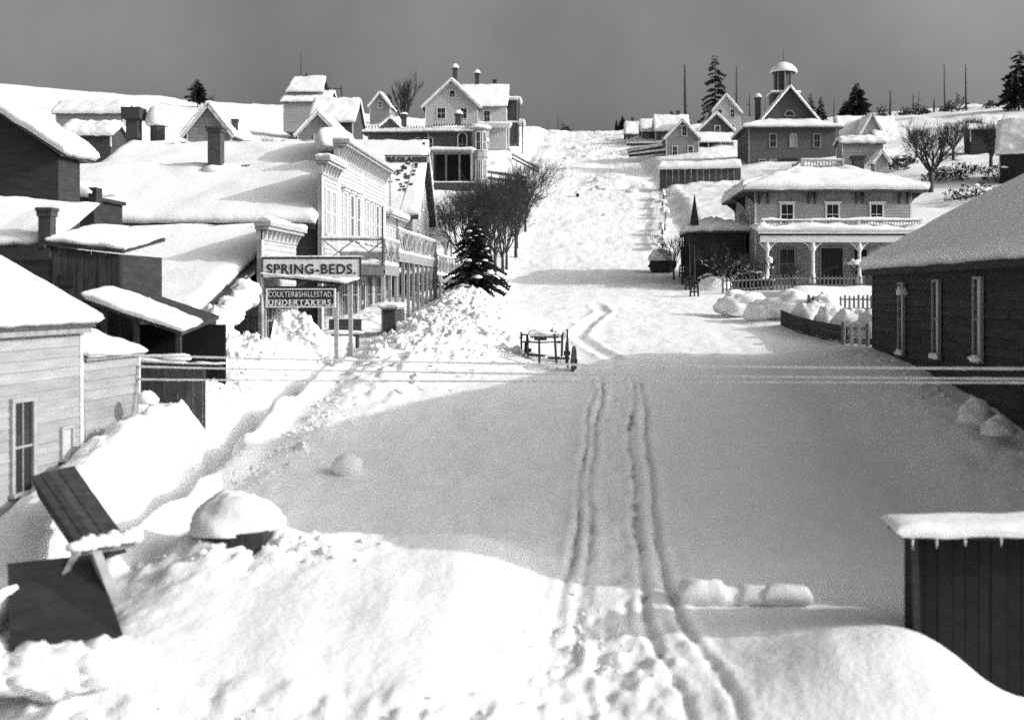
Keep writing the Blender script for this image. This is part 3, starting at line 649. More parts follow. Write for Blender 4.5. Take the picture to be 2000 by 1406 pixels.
snow(rC, (FX+.45,c1+.5,ez-k*.5+.14),(-21.3,c1+.5,ez-k*.5+.14),(-21.3,cm_,rz_+.14),(FX+.45,cm_,rz_+.14), .35, 16, 14, True)
f = MB(); f.bar((FX+.53,c0-.55,ez-k*.5-.1),(FX+.53,cm_,rz_-.02),.06,.34,up=(0,0,1)); f.bar((FX+.53,c1+.55,ez-k*.5-.1),(FX+.53,cm_,rz_-.02),.06,.34,up=(0,0,1)); f.build('bargeboard','trim',C)
for y,z in ((79.6,5.8),(77.6,2.6),(81.4,2.6)): rw(C,y,z,.8,1.7)
sgn = thing('shop_sign', 'projecting board sign up at the gable with dark capitals RS.GLASSES', 'sign', (0,0,0))
a, b = P(752,0,68).x, P(838,0,68).x; zt, zb = zat(304.5,68), zat(318.5,68)
m = MB(); m.box(a,b,68,68.06,zb,zt); m.build('sign_board','pale_wood',sgn)
m = MB(); m.box(a-.03,b+.03,67.98,68.08,zt,zt+.05); m.build('sign_frame','dark_wood',sgn); m = MB(); m.bar((b-.9,68.03,zb),(-11.3,68.03,4.2),.06); m.bar((a+.3,68.03,zb),(a+.3,68.03,4.2),.08); m.build('sign_post','pale_wood',sgn)
text(sgn,'RS.GLASSES',.3,(a+.12,67.99,zb+.06),width=b-a-.25,mat='black_paint',font_w=.015)
# low porch beyond
t = thing('corner_porch', 'small flat-roofed porch piled with snow behind the fir on the left pavement', 'porch', (0,0,0))
a, b = P(832,0,84).x, P(872,0,84).x
m = MB(); m.box(a,b,84,88,4.0,4.2); r_ = m.build('roof','pale_wood',t); snow(r_,(a,84,4.2),(b,84,4.2),(b,88,4.2),(a,88,4.2),.5,5,10)
m = MB(); m.box(a-.1,b+.1,83.9,83.98,3.75,4.22); m.build('fascia','trim',t)
for x in (a+.1,b-.1):
    for y in (84.1,87.9): post(t,x,y,gz(x,y)-.4,4.0,.16,'pale_wood')
m = MB(); m.box(a,b,84.3,87.5,1.7,1.95); d = m.build('deck','pale_wood',t); snow(d,(a,84.0,1.95),(b+.5,84.0,1.95),(b+.5,87.5,1.95),(a,87.5,1.95),.5,8,8,rough=.8)
m = MB(); m.box(a-4.5,a-.02,84.5,90,-1,3.6); m.build('wall','white_wood',t)

# ------------------------------------------------------------------ dark yard sheds between the stores and the white house
t = thing('board_shed', 'dark upright-board shed with a tall flue behind the white house roof', 'shed', (0,0,0))
Yd = 31.5; a, b = P(104,0,Yd).x, P(238,0,Yd).x; z0, z1 = -3.6, zat(482,Yd); z2 = zat(497,Yd)
planks(t,(a,Yd,0),(1,0,0),(0,-1,0),b-a,z0,lambda s: z1+(z2-z1)*s/(b-a),mat='dark_wood',seed=8)
m = MB(); m.box(a,b,Yd+.01,Yd+3,-4,z2); m.box(a-4,a+.02,Yd-.02,Yd+3,-4,z2-.15); m.build('wall','black_wood',t)
r = MB(); r.prism([(a-.1,Yd-.15,z1+.02),(b+.1,Yd-.15,z2+.02),(b+.1,Yd+3,z2+.5),(a-.1,Yd+3,z1+.5)],(0,0,.09)); r.prism([(a-4,Yd-.3,zat(500,Yd)-.1),(a-.12,Yd-.3,zat(478,Yd)-.1),(a-.12,Yd+3,z1+.3),(a-4,Yd+3,z1+.3)],(0,0,.09)); r_ = r.build('roof','black_wood',t)
snow(r_,(a-4,Yd+.1,zat(492,Yd)),(a-.12,Yd+.1,zat(476,Yd)),(a-.12,Yd+3,z1+1.3),(a-4,Yd+3,z1+1.5),.3,6,10); snow(r_,(a-.1,Yd-.05,z1+.12),(b+.1,Yd-.05,z2+.12),(b+.1,Yd+3,z2+.62),(a-.1,Yd+3,z1+.62),.2,7,10)
c = P(110,0,Yd+.6); chimney(t,c.x,Yd+.05,z1-.3,zat(406,Yd),.34,seed=3)
m = MB(); m.box(P(118,0,Yd).x,P(147,0,Yd).x,Yd-.07,Yd-.03,zat(560,Yd),zat(536,Yd)); m.build('hatch','black_wood',t)
t = thing('lean_to', 'dark open lean-to with a slanting strip of snow along its roof edge', 'lean-to', (0,0,0))
Yl = 29.5; pa, pb = P(168,592,Yl), P(356,655,Yl)
m = MB(); m.prism([(pa.x,Yl,pa.z),(pb.x,Yl,pb.z),(pb.x,Yl+3,pb.z+.35),(pa.x,Yl+3,pa.z+.35)],(0,0,.1)); r_ = m.build('roof','dark_wood',t)
snow(r_,(pa.x,Yl-.05,pa.z+.1),(pb.x,Yl-.05,pb.z+.1),(pb.x,Yl+1.2,pb.z+.25),(pa.x,Yl+1.2,pa.z+.25),.22,8,14,rough=.6)
m = MB(); m.box(pa.x-.4,pb.x+.2,Yl+2.9,Yl+3,-4.5,pb.z+.2); m.build('back_wall','painted_shade',t)  # back wall coloured near-black: shade inside the lean-to is painted in
for x in (pa.x+.4, (pa.x+pb.x)/2, pb.x-.15): m = MB(); m.box(x-.06,x+.06,Yl+.1,Yl+.22,-4.4,pa.z+(pb.z-pa.z)*(x-pa.x)/(pb.x-pa.x)); m.build('post','dark_wood',t)
m = MB(); m.box(pa.x,pb.x,Yl+.1,Yl+.18,zat(708,Yl),zat(700,Yl)); br = m.build('rail','grey_wood',t); snow(br,(pa.x,Yl+.05,zat(700,Yl)),(pb.x,Yl+.05,zat(700,Yl)),(pb.x,Yl+.25,zat(700,Yl)),(pa.x,Yl+.25,zat(700,Yl)),.08,3,12,rough=1)
t = thing('plank_fence', 'weathered upright-plank yard screen beside the lean-to with a broken dark gap', 'fence', (0,0,0))
Yf = 33.0; a, b = P(330,0,Yf).x, P(424,0,Yf).x
planks(t,(a,Yf,0),(1,0,0),(0,-1,0),b-a,-3.8,lambda s: zat(620,Yf)-.05*math.sin(s*3),mat='grey_wood',seed=12)
m = MB(); m.box(a,b,Yf+.02,Yf+.1,-1.6,-1.45); m.box(a,b,Yf+.02,Yf+.1,-3.,-2.85); m.build('rail','dark_wood',t)
t = thing('plank_fence', 'low dark upright-plank fence at the white house corner under the wires', 'fence', (0,0,0))
Yf = 29.1; a, b = P(272,0,Yf).x, P(432,0,Yf).x
planks(t,(a,Yf,0),(1,0,0),(0,-1,0),(b-a)*.82,-4.3,lambda s: zat(704,Yf)-.02-.05*abs(math.sin(s*2.3)),mat='dark_wood',seed=13)
m = MB(); m.box(a,b,Yf+.02,Yf+.1,zat(712,Yf)-.1,zat(712,Yf)); rr = m.build('rail','dark_wood',t)
snow(rr,(a,Yf-.05,zat(704,Yf)-.05),(b,Yf-.05,zat(712,Yf)),(b,Yf+.12,zat(712,Yf)),(a,Yf+.12,zat(704,Yf)-.05),.07,3,12,rough=1)
for i,(px,py,Y,rx,rz2,l) in enumerate(((213,686,29.2,.28,.16,'small round lump of snow on the lean-to rail'),(289,782,27.6,.26,.24,'squared lump of snow on a ledge at the white house corner'),(345,700,29.2,.4,.12,'long tongue of snow on the rail end of the lean-to'))):
    q = P(px,py,Y); tag(MB().lump(tuple(q),rx,.2,rz2,i+3).build('snow_lump','snow',None,True),l,'snow lump')
# dark house at the left edge with the snow-slid roof, and its dormer-like bay
t = thing('dark_house', 'dark board gable house cut by the left edge below the skyline with a snow-slid roof', 'house', (0,0,0))
Ye = 40.0; pk = P(-60,180,Ye); ev = P(128,300,Ye)
m = MB(); m.prism([(pk.x,Ye,-2),(ev.x-.25,Ye,-2),(ev.x-.25,Ye,ev.z-.1),(pk.x,Ye,pk.z)],(0,1.7,0)); m.build('wall','black_wood',t)
m = MB(); m.prism([(ev.x,Ye-.4,ev.z-.12),(ev.x,Ye+2.2,ev.z-.12),(pk.x,Ye+2.2,pk.z),(pk.x,Ye-.4,pk.z)],(0,0,.12)); r_ = m.build('roof','shingle',t)
snow(r_,(ev.x+.1,Ye-.5,ev.z-.02),(ev.x+.1,Ye+2.2,ev.z-.02),(pk.x,Ye+2.2,pk.z+.1),(pk.x,Ye-.5,pk.z+.1),.42,9,14,True)
t = thing('snowed_dormer', 'low dark bay under a bulging snow cap beside the dark gable house', 'bay', (0,0,0))
Yb = 42.6; a, b = P(84,0,Yb).x, P(184,0,Yb).x
m = MB(); m.box(a,b,Yb,Yb+2.6,.5,zat(392,Yb)); m.build('wall','black_wood',t); m = MB(); m.box(a-.15,b+.15,Yb-.2,Yb+2.6,zat(392,Yb),zat(385,Yb)); r_ = m.build('roof','black_wood',t)
snow(r_,(a-.15,Yb-.2,zat(385,Yb)),(b,Yb-.2,zat(385,Yb)),(b-.2,Yb+2.4,zat(372,Yb)),(a+.2,Yb+2.4,zat(372,Yb)),.55,3,12); m = MB(); m.box(b-.1,b+.18,Yb-.25,Yb+.3,zat(402,Yb),zat(367,Yb)); m.build('post','black_wood',t)
m = MB(); m.box(P(20,0,38.5).x, P(92,0,38.5).x, 38.5, 38.7, 2.4, 2.62); tt = thing('snowy_beam', 'snow-capped beam end jutting in at the left edge below the dark gable house', 'beam', (0,0,0)); q = m.build('timber','grey_wood',tt); a,b=P(10,0,38.5).x,P(92,0,38.5).x
snow(q,(a,38.4,2.95),(b,38.4,2.5),(b,39.6,2.5),(a,39.6,2.95),.2,3,8)

# ------------------------------------------------------------------ white clapboard house in the left foreground
D = thing('clapboard_house', 'near white clapboard house at the left edge with a thick smooth slab of roof snow', 'house', (-11.35,28.7,0), -math.atan2(.141,1.))
# local frame: +y runs along the wall away from the viewer, wall faces +x; y from -8 to 0
def board_wall(x, y0, y1, z0, z1, bh, seed):
    k = int(round((z1-z0)/bh)); rnd = random.Random(seed)
    for i in range(k):
        a = z0+i*(z1-z0)/k; b = z0+(i+1)*(z1-z0)/k; m = MB(); l = .03+rnd.uniform(-.006,.008)
        m.add([(x+l,y0,a),(x+l,y1,a),(x+.004,y1,b+.01),(x+.004,y0,b+.01),(x,y0,a),(x,y1,a)],[(0,1,2,3),(4,5,1,0),(5,2,1),(4,0,3)])
        m.build('clapboard','old_white',D)
board_wall(0,-2.5,-.0,-4.9,-1.62,.235,3); board_wall(0,-9,-2.56,-5.2,-.78,.235,4)
m = MB(); m.box(-.02,.05,-2.6,-2.48,-5,-.78); m.box(-.1,.05,-.06,.03,-5,-1.6); m.build('corner_board','trim',D)
m = MB(); m.box(-6,-.01,-9,-2.6,-6,-.8); m.box(-4,-.012,-2.6,-.06,-6,-1.62); m.prism([(-6,-2.6,-.8),(0,-2.6,-.8),(-3,-2.6,.9)],(0,-6.4,0)); m.build('wall','grey_wood',D)
r = MB(); r.prism([(.25,-2.3,-.82),(.25,-9.2,-.82),(-3,-9.2,.95),(-3,-2.3,.95)][::-1],(0,0,.1)); r.prism([(-6.2,-2.3,-.85),(-3.002,-2.3,.95),(-3.002,-9.2,.95),(-6.2,-9.2,-.85)],(0,0,.1)); r_ = r.build('roof','shingle',D)
snow(r_,(.3,-9.2,-.72),(.3,-2.25,-.72),(-3,-2.25,1.05),(-3,-9.2,1.05),.27,4,14,True,rough=.12)
m = MB(); m.box(.05,.2,-9.1,-2.4,-.95,-.83); m.build('eave_gutter','grey_wood',D)
m = MB(); m.prism([(.12,.08,-1.62),(.12,-2.45,-1.62),(-1.5,-2.45,-1.1),(-1.5,.08,-1.1)][::-1],(0,0,.08)); r2 = m.build('lean_to_roof','grey_wood',D)
snow(r2,(.15,-2.4,-1.54),(.15,.1,-1.54),(-1.5,.1,-1.05),(-1.5,-2.4,-1.05),.16,5,8,rough=1)
window(D,.62,1.9,(.03,-4.72,-4.25),math.pi/2,sill=True,frame='old_white')
window(D,.35,.65,(.03,-3.15,-3.75),math.pi/2,frame='white_wood',pane='white_wood',bars=False)
# tipped plank hatch and its dark pit, left foreground
t = thing('plank_hatch', 'dark tilted plank hatch above a black pit, snow along its lower beam', 'hatch', (0,0,0))
def quadpt(px,py,Y): return P(px,py,Y)
A_, B_, C_, D_ = P(62,934,21.6), P(146,914,22.2), P(236,1040,19.6), P(150,1066,19.0)
nn = 5
for i in range(nn):
    u0, u1 = i/nn+.004, (i+1)/nn-.004; m = MB(); dz = Vector((0,-.02,.05+.012*(i % 2)))
    p = [D_.lerp(C_,u0), D_.lerp(C_,u1), A_.lerp(B_,u1), A_.lerp(B_,u0)]; m.prism([q+dz for q in p], (-.02,.03,-.05)); m.build('plank','dark_wood',t)
m = MB(); m.prism([A_,D_,C_,B_],(0,.25,-.4)); m.build('hatch_frame','black_wood',t)
m = MB(); m.bar(P(140,1076,18.8),P(262,1058,19.4),.14,.16); bm = m.build('beam','grey_wood',t)
x = MB()
for i in range(9):
    q = P(148,1070,18.75).lerp(P(262,1050,19.35), i/8); x.lump(tuple(q),.16,.14,.11+.04*(i%3),i,9,6,.3)
x.build('snow_cap','snow',bm,True)
m = MB(); q0, q1, q2, q3 = P(14,1100,18.6), P(185,1082,18.6), P(243,1246,16.6), P(20,1262,16.2); m.prism([q3,q2,q1,q0],(.1,.7,-1.4)); m.build('front_panel','black_wood',t)
x = MB()
for i in range(4): q = q3.lerp(q2,(i+.3)/3.6); x.lump((q.x,q.y-.1,q.z-.36),.62,.4,.34+.06*(i%2),i+30,22,14,.45,1.8,-.9)
for i in range(2): q = q3.lerp(q0,i*.6); x.lump((q.x-.3,q.y,q.z-.3),.36,.6,.4,i+50,20,12,.45,1.8,-.9)
x.build('snow_edge','snow',t,True)
m = MB(); m.bar(P(188,1082,18.4),P(222,1172,17.6),.14); m.build('post','pale_wood',t)
m = MB(); m.bar(P(152,1076,18.7),P(128,1126,18.2),.1); m.build('strut','grey_wood',t)
# crate under a mound of snow, snowball, snow blocks
t = thing('crate', 'dark wooden crate under a big rounded mound of snow', 'crate', (0,0,0))
q = P(464,1052,20.4); m = MB(); m.box(q.x-.46,q.x+.46,20.4,21.2,q.z-.35,q.z+.09); c_ = m.build('box','black_wood',t)
for dx in (-.3,0,.3):
    m = MB(); m.box(q.x+dx-.14,q.x+dx+.14,20.37,20.4,q.z-.35,q.z+.085); m.build('plank','dark_wood',t)
MB().lump((q.x-.22,20.95,q.z+.1),.82,.62,.66,7,26,18,.3,1.25,-.1).build('snow_cap','snow',t,True)
q = P(678,912,row(925)); m = MB().lump((q.x,q.y,q.z+.02),.36,.34,.3,5,18,12,.14,2,-.8); tag(m.build('snow_boulder','snow',None,True),'single round snow boulder lying alone on the shaded left half of the street','snow lump')
for i,(px,w_,d_,h_,l) in enumerate(((1372,.78,.5,.36,'tallest squared snow block, left end of the row by the sled track'),(1425,.6,.42,.22,'low flat snow block, second in the row by the sled track'),(1478,.6,.45,.2,'low flat snow block, third in the row by the sled track'),(1535,.82,.5,.3,'long rounded snow block, right end of the row by the sled track'))):
    Y = row(1174)-.02*i; q = P(px,1172,Y); m = snow_mb((q.x-w_/2,Y-d_/2,q.z-.02),(q.x+w_/2,Y-d_/2,q.z-.02),(q.x+w_/2,Y+d_/2,q.z+.05),(q.x-w_/2,Y+d_/2,q.z+.05),h_,i+3,8,rough=.5,over=.04); tag(m.build('snow_block','snow',None,True),l,'snow block','snow blocks beside the sled track')
# ------------------------------------------------------------------ black clapboard building at the right edge
K = thing('black_building', 'long black clapboard building at the right edge under a thick grey roof of snow', 'building', (0,0,0))
kx, k0, k1, kz = 10.8, 18.2, 42.0, .78
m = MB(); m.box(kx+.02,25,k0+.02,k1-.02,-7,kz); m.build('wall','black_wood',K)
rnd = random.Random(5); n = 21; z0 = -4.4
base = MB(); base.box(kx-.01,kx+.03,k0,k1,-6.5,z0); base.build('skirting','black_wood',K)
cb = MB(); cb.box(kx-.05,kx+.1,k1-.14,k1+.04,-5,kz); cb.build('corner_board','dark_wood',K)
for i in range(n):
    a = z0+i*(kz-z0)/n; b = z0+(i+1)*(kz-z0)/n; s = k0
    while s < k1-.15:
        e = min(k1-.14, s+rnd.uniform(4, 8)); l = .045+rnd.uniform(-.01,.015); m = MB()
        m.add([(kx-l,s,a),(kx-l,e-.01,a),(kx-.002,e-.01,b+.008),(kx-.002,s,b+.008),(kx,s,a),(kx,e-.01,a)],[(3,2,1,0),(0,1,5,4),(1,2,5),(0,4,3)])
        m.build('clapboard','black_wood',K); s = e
m = MB(); siding(m,(25,k1,0),(-1,0,0),(0,1,0),-4,kz,lambda z:(0,14.2),.25); m.build('end_wall','black_wood',K)
ez, rl, rh = kz+.02, 6.4, 5.6
Ea, Eb, Ec, Ed = (kx-.35,k0-.4,ez),(kx-.35,k1+.4,ez),(25,k1+.4,ez),(25,k0-.4,ez); R0, R1 = (kx+rl,20.6,ez+rh),(kx+rl,22.2,ez+rh)
m = MB(); m.add([Ea,Eb,R1,R0],[(3,2,1,0)]); m.add([Eb,Ec,R1],[(2,1,0)]); m.add([Ec,Ed,R0,R1],[(3,2,1,0)]); m.add([Ed,Ea,R0],[(2,1,0)]); m.box(kx-.35,25,k0-.4,k1+.4,ez-.2,ez-.003); ro = m.build('roof','black_wood',K)
u = Vector((0,0,.02)); V_ = Vector
snow(ro, V_(Eb)+u, V_(Ea)+u, V_(R0)+u, V_(R1)+u, .42, 3, 26, True, rough=.35)
snow(ro, V_(Ec)+u, V_(Eb)+u, V_(R1)+u, V_(R1)+V_((.3,0,.02)), .4, 4, 16, True)
snow(ro, V_(Ea)+u, V_(Ed)+u, V_(R0)+V_((.3,0,.02)), V_(R0)+u, .4, 5, 12, True)
snow(ro, V_(Ed)+u, V_(Ec)+u, V_(R1)+u, V_(R0)+u, .4, 6, 14, True)
for px, top, bot in ((1766,556,690),(1835,551,697),(1917,546,703)):
    Y = kx*FPX/(px-CX); zt, zb = zat(top,Y), zat(bot,Y)
    wo_ = window(K, .5, zt-zb, (kx-.075,Y,zb), -math.pi/2, frame='grey_trim')
    MB().lump((0,-.1,.0),.42,.12,.13,int(px),14,9,.4).build('sill_snow','snow',wo_,True)
q = P(1768,575,38.); tag(MB().lump((kx-.15,37.6,zat(572,37.6)),.22,.12,.22,4).build('snow_lump','snow',None,True),'lump of snow clinging above the farthest window of the black building','snow lump')
q = P(1745,715,39.5); tag(MB().lump((kx-.5,39.6,zat(722,39.6)),.8,.6,.55,7,16,10,.25).build('snow_lump','snow',None,True),'pointed snow drift leaning on the far corner of the black building','snow lump')
for i,(px,py,rx,rz2,l) in enumerate(((1905,815,.42,.42,'big lumpy snow boulder below the black wall, left one of two'),(1950,840,.4,.3,'second lumpy snow boulder below the black wall, nearer the frame edge'))):
    Y = 27.6-i*1.; q = P(px,py,Y); tag(MB().lump((q.x,Y,q.z),rx,.4,rz2,i+11,18,12,.35,2).build('snow_boulder','snow',None,True),l,'snow lump')
# ------------------------------------------------------------------ shed, lower right: deep shade painted into its closed front
E = thing('shade_front_shed', 'shed at the lower right under a flat slab of snow, deep shade painted on its plank front', 'shed', (0,0,0))
Ys = 17.6; ex0 = P(1737,0,Ys+.8).x; zr = zat(1046,Ys); xw = P(1768,0,Ys+.75).x
m = MB(); m.box(ex0,9.5,Ys,Ys+.9,zr-.06,zr); r_ = m.build('roof','black_wood',E); snow(r_,(ex0-.02,Ys-.05,zr),(9.5,Ys-.05,zr),(9.5,Ys+.9,zr+.04),(ex0-.02,Ys+.9,zr+.04),.19,4,18,rough=.25)
planks(E,(xw,Ys+.35,0),(1,0,0),(0,-1,0),9.4-xw,-7,lambda s: zr-.06,mat='painted_shade',seed=21)  # front planks near-black, deep shade put into their colour
m = MB(); m.box(xw,9.4,Ys+.36,Ys+.8,-7,zr-.06); m.build('wall','painted_shade',E)
m = MB(); m.bar((xw-.02,Ys+.2,zr-.06),(xw+.05,Ys+.2,-6.5),.1); m.build('post','black_wood',E)
rnd = random.Random(7)
for i in range(7):
    x = ex0+.2+i*.45+rnd.uniform(-.15,.15); m = MB(); m.lathe([(.02,0),(.014,-.07-rnd.random()*.08),(.002,-.16-rnd.random()*.1)][::-1],(x,Ys-.01,zr),6); m.build('icicle','snow',E,True)
# ------------------------------------------------------------------ veranda house (faces the viewer)
VH = gable_house('veranda_house','two-storey hip-roofed clapboard house with a long front veranda and deep roof snow','house',17.5,79,.25,10.95,10.5,6.85,2.1,'hip',wall='pale_wood',th=.62,over=.95,bh=.2,found=2.5,seed=30,trim='trim')
m = MB(); m.box(-5.49,5.49,-.05,-.03,5.95,6.7); m.build('frieze','grey_wood',VH)
for x in (-5.2,-4.6,-1.75,-1.3,1.6,2.05,4.6,5.2):
    m = MB(); m.prism([(x-.07,-.05,6.68),(x-.07,-.85,6.68),(x-.07,-.75,6.5),(x-.07,-.2,6.2),(x-.07,-.05,5.9)],(.14,0,0)); m.build('bracket','dark_wood',VH)
for sx in (-1,1):
    for y in (.3,5,10):
        m = MB(); x = sx*5.48; m.prism([(x,y-.07,6.68),(x+sx*.85,y-.07,6.68),(x+sx*.2,y-.07,6.2),(x,y-.07,5.9)],(0,.14,0)); m.build('bracket','dark_wood',VH)
for i,x in enumerate((-3.24,-.05,3.04)): window(VH,.78,1.35,(x,-.03,4.5),0,hood=True)
for y in (2.5,6.5): window(VH,.8,1.5,(-5.5,y,4.3),-math.pi/2)
for x in (-3.24,): window(VH,1.0,2.0,(x,-.03,.7),0,frame='grey_trim')
window(VH,.9,1.9,(1.9,-.03,.8),0,frame='grey_trim'); door(VH,1.5,2.5,(-.1,-.03,.3),0,mat='black_wood',frame='grey_trim')
# widow's walk and chimney
m = MB(); m.box(-1.6,1.6,3.4,7.1,8.2,8.6); wk = m.build('roof_deck','grey_wood',VH)
for x in (-1.5,1.5):
    for y in (3.5,7.0): m = MB(); m.box(x-.1,x+.1,y-.1,y+.1,8.5,9.55); m.build('walk_post','pale_wood',wk)
m = MB()
for y in (3.5,7.0): m.box(-1.4,1.4,y-.05,y+.05,9.3,9.42); m.box(-1.4,1.4,y-.05,y+.05,8.75,8.83)
for x in (-1.5,1.5): m.box(x-.05,x+.05,3.6,6.9,9.3,9.42)
rr = m.build('walk_rail','pale_wood',wk); snow(wk,(-1.4,3.4,9.42),(1.4,3.4,9.42),(1.4,3.6,9.42),(-1.4,3.6,9.42),.1,3,8)
m = MB()
for i in range(13): x = -1.35+i*.225; m.box(x-.04,x+.04,3.47,3.53,8.83,9.3)
tag(m.build('baluster','pale_wood',wk),kind='stuff')
chimney(VH,2.75,4.2,7.6,9.75,.75,seed=4)
# veranda: roof, columns, deck, rail
m = MB(); m.prism([(-5.6,-2.75,3.75),(5.75,-2.75,3.75),(5.75,0.,4.05),(-5.6,0.,4.05)],(0,0,.12)); vr = m.build('veranda_roof','pale_wood',VH)
m = MB(); m.box(-5.7,5.85,-2.85,-2.76,3.68,3.9); m.box(-5.55,5.7,-2.72,-2.62,3.1,3.55); m.build('veranda_fascia','trim',VH); m = MB(); m.box(-5.6,5.75,-2.74,-2.66,3.56,3.74); m.build('veranda_frieze','dark_wood',VH)
snow(vr,(-5.75,-2.9,3.88),(5.9,-2.9,3.88),(5.9,-.05,4.18),(-5.75,-.05,4.18),.38,41,26,rough=.8)
m = MB(); m.box(-5.3,5.5,-2.5,-2.42,4.5,4.6); rl_ = m.build('balcony_rail','grey_trim',VH); snow(rl_,(-5.35,-2.56,4.6),(5.55,-2.56,4.6),(5.55,-2.36,4.6),(-5.35,-2.36,4.6),.17,43,22,rough=1)
for x in (-5.25,-2.0,1.2,5.4): m = MB(); m.box(x-.08,x+.08,-2.54,-2.38,4.0,4.75); m.build('balcony_post','trim',VH)
m = MB()
for i in range(54): x = -5.2+i*.2; m.box(x-.03,x+.03,-2.48,-2.44,4.05,4.5)
tag(m.build('baluster','grey_trim',VH),kind='stuff')
for x in (-5.05,-1.95,1.2,4.35):
    cm = MB(); cm.lathe([(.26,.3),(.26,.75),(.17,.8),(.13,1.1),(.12,2.5),(.16,2.6),(.2,2.68),(.2,2.85),(.13,2.9),(.13,3.12)],(x,-2.6,0),10); co_ = cm.build('column','trim',VH,True)
    for s in (-1,1):
        m = MB(); pts = [(x+s*(.12+.5*(i/5)**1.0),-2.6,2.55+.52*math.sin(math.pi/2*i/5)) for i in range(6)]; m.tube(pts,.045,5); m.bar((x+s*.3,-2.6,2.8),(x+s*.15,-2.6,3.05),.04); m.build('bracket','trim',co_)
m = MB(); m.box(-5.5,5.7,-2.8,0,-1.6,.2); m.build('veranda_floor','grey_wood',VH); m = MB(); m.box(5.5,5.56,-2.6,-.05,.2,3.6); m.build('added_sun_screen','grey_wood',VH); m = MB(); m.box(-1.2,1.0,-3.6,-2.8,-1.4,-.12); m.box(-1.2,1.0,-3.2,-2.79,-1.4,.05); m.build('step','grey_wood',VH)  # end screen is unseen, added to keep sun from under the veranda
# low left wing
W = gable_house('house_wing','low dark wing with a drooping snow cap on the left of the veranda house','wing',9.75,81.5,.3,3.9,6,4.1,.6,'hip',wall='black_wood',th=.6,over=.3,bh=.25,found=2,seed=50,trim='dark_wood')
m = MB(); q = P(1357,440,81); m.lathe([(.34,0),(.26,.6),(.12,1.5),(.02,2.25)],(q.x,81.2,q.z),8); tag(m.build('pointed_spike','black_wood'),'narrow dark pointed spike rising at the left end of the snow-capped low wing','spike')
# ------------------------------------------------------------------ fences, hedge, tree guards
def picket_fence(name,label,pts,h,sp=.24,mat='pale_wood',wv=.1,group=None,seed=1,base=0.):
    t = thing(name,label,'fence',(0,0,0),group=group); ref = None; rnd = random.Random(seed)
    rails = MB()
    for (x0,y0),(x1,y1) in zip(pts,pts[1:]):
        L = math.hypot(x1-x0,y1-y0); n = int(L/sp); an = math.atan2(y1-y0,x1-x0)
        for i in range(n+1):
            u = i/n; x = x0+(x1-x0)*u; y = y0+(y1-y0)*u; z = gz(x,y)+base
            if ref is None:
                m = MB(); m.prism([(-wv/2,0,-.3),(wv/2,0,-.3),(wv/2,0,h-.1),(0,0,h),(-wv/2,0,h-.1)],(0,.025,0)); ref = m.build('picket',mat,t); ref.location = (x,y,z); ref.rotation_euler = (0,0,an)
            else: o = inst(ref,'picket',t,(x,y,z),an); o.scale = (1,1,rnd.uniform(.94,1.04))
        for f in (.25,.75): rails.bar((x0,y0+.04,gz(x0,y0)+h*f+base),(x1,y1+.04,gz(x1,y1)+h*f+base),.04,.09)
        k = max(1,int(L/2.4))
        for i in range(k+1):
            u = i/k; x = x0+(x1-x0)*u; y = y0+(y1-y0)*u+.07; z = gz(x,y)+base; m = MB(); m.box(x-.06,x+.06,y-.06,y+.06,z-.4,z+h*.95); m.build('post','grey_wood',t)
    rails.build('rail','grey_wood',t); return t
picket_fence('picket_fence','grey picket fence running along the front of the veranda house yard',[(8.9,72),(13.4,72.2),(18.,72.4)],1.05,.25,'brown_wood',seed=2)
picket_fence('picket_fence','shorter picket run between the snowy hedge and the veranda steps',[(10.8,54),(13.9,54.3)],.9,.22,'brown_wood',seed=3,base=.35)
picket_fence('picket_fence','white pickets half buried at the far corner of the black building',[(10.0,43.3),(10.7,42.4)],1.0,.3,'trim',.14,seed=4,base=-.1)
# dark sidewalk retaining boards under the hedge
t = thing('retaining_wall','low dark board wall below the row of snow-buried hedge bushes','wall',(0,0,0))
a, b = Vector((9.2,52.5,0)), Vector((10.15,43.4,0)); d_ = (b-a).normalized(); nn_ = Vector((-d_.y,d_.x,0))*-1
for k in range(3):
    for i in range(4):
        p = a.lerp(b,i/4); q = a.lerp(b,(i+.985)/4); zz = gz(p.x,p.y)-.25+k*.32; z2 = gz(q.x,q.y)-.25+k*.32; m = MB(); m.bar((p.x,p.y,zz+.15),(q.x,q.y,z2+.15),.06,.3); m.build('board','black_wood',t)
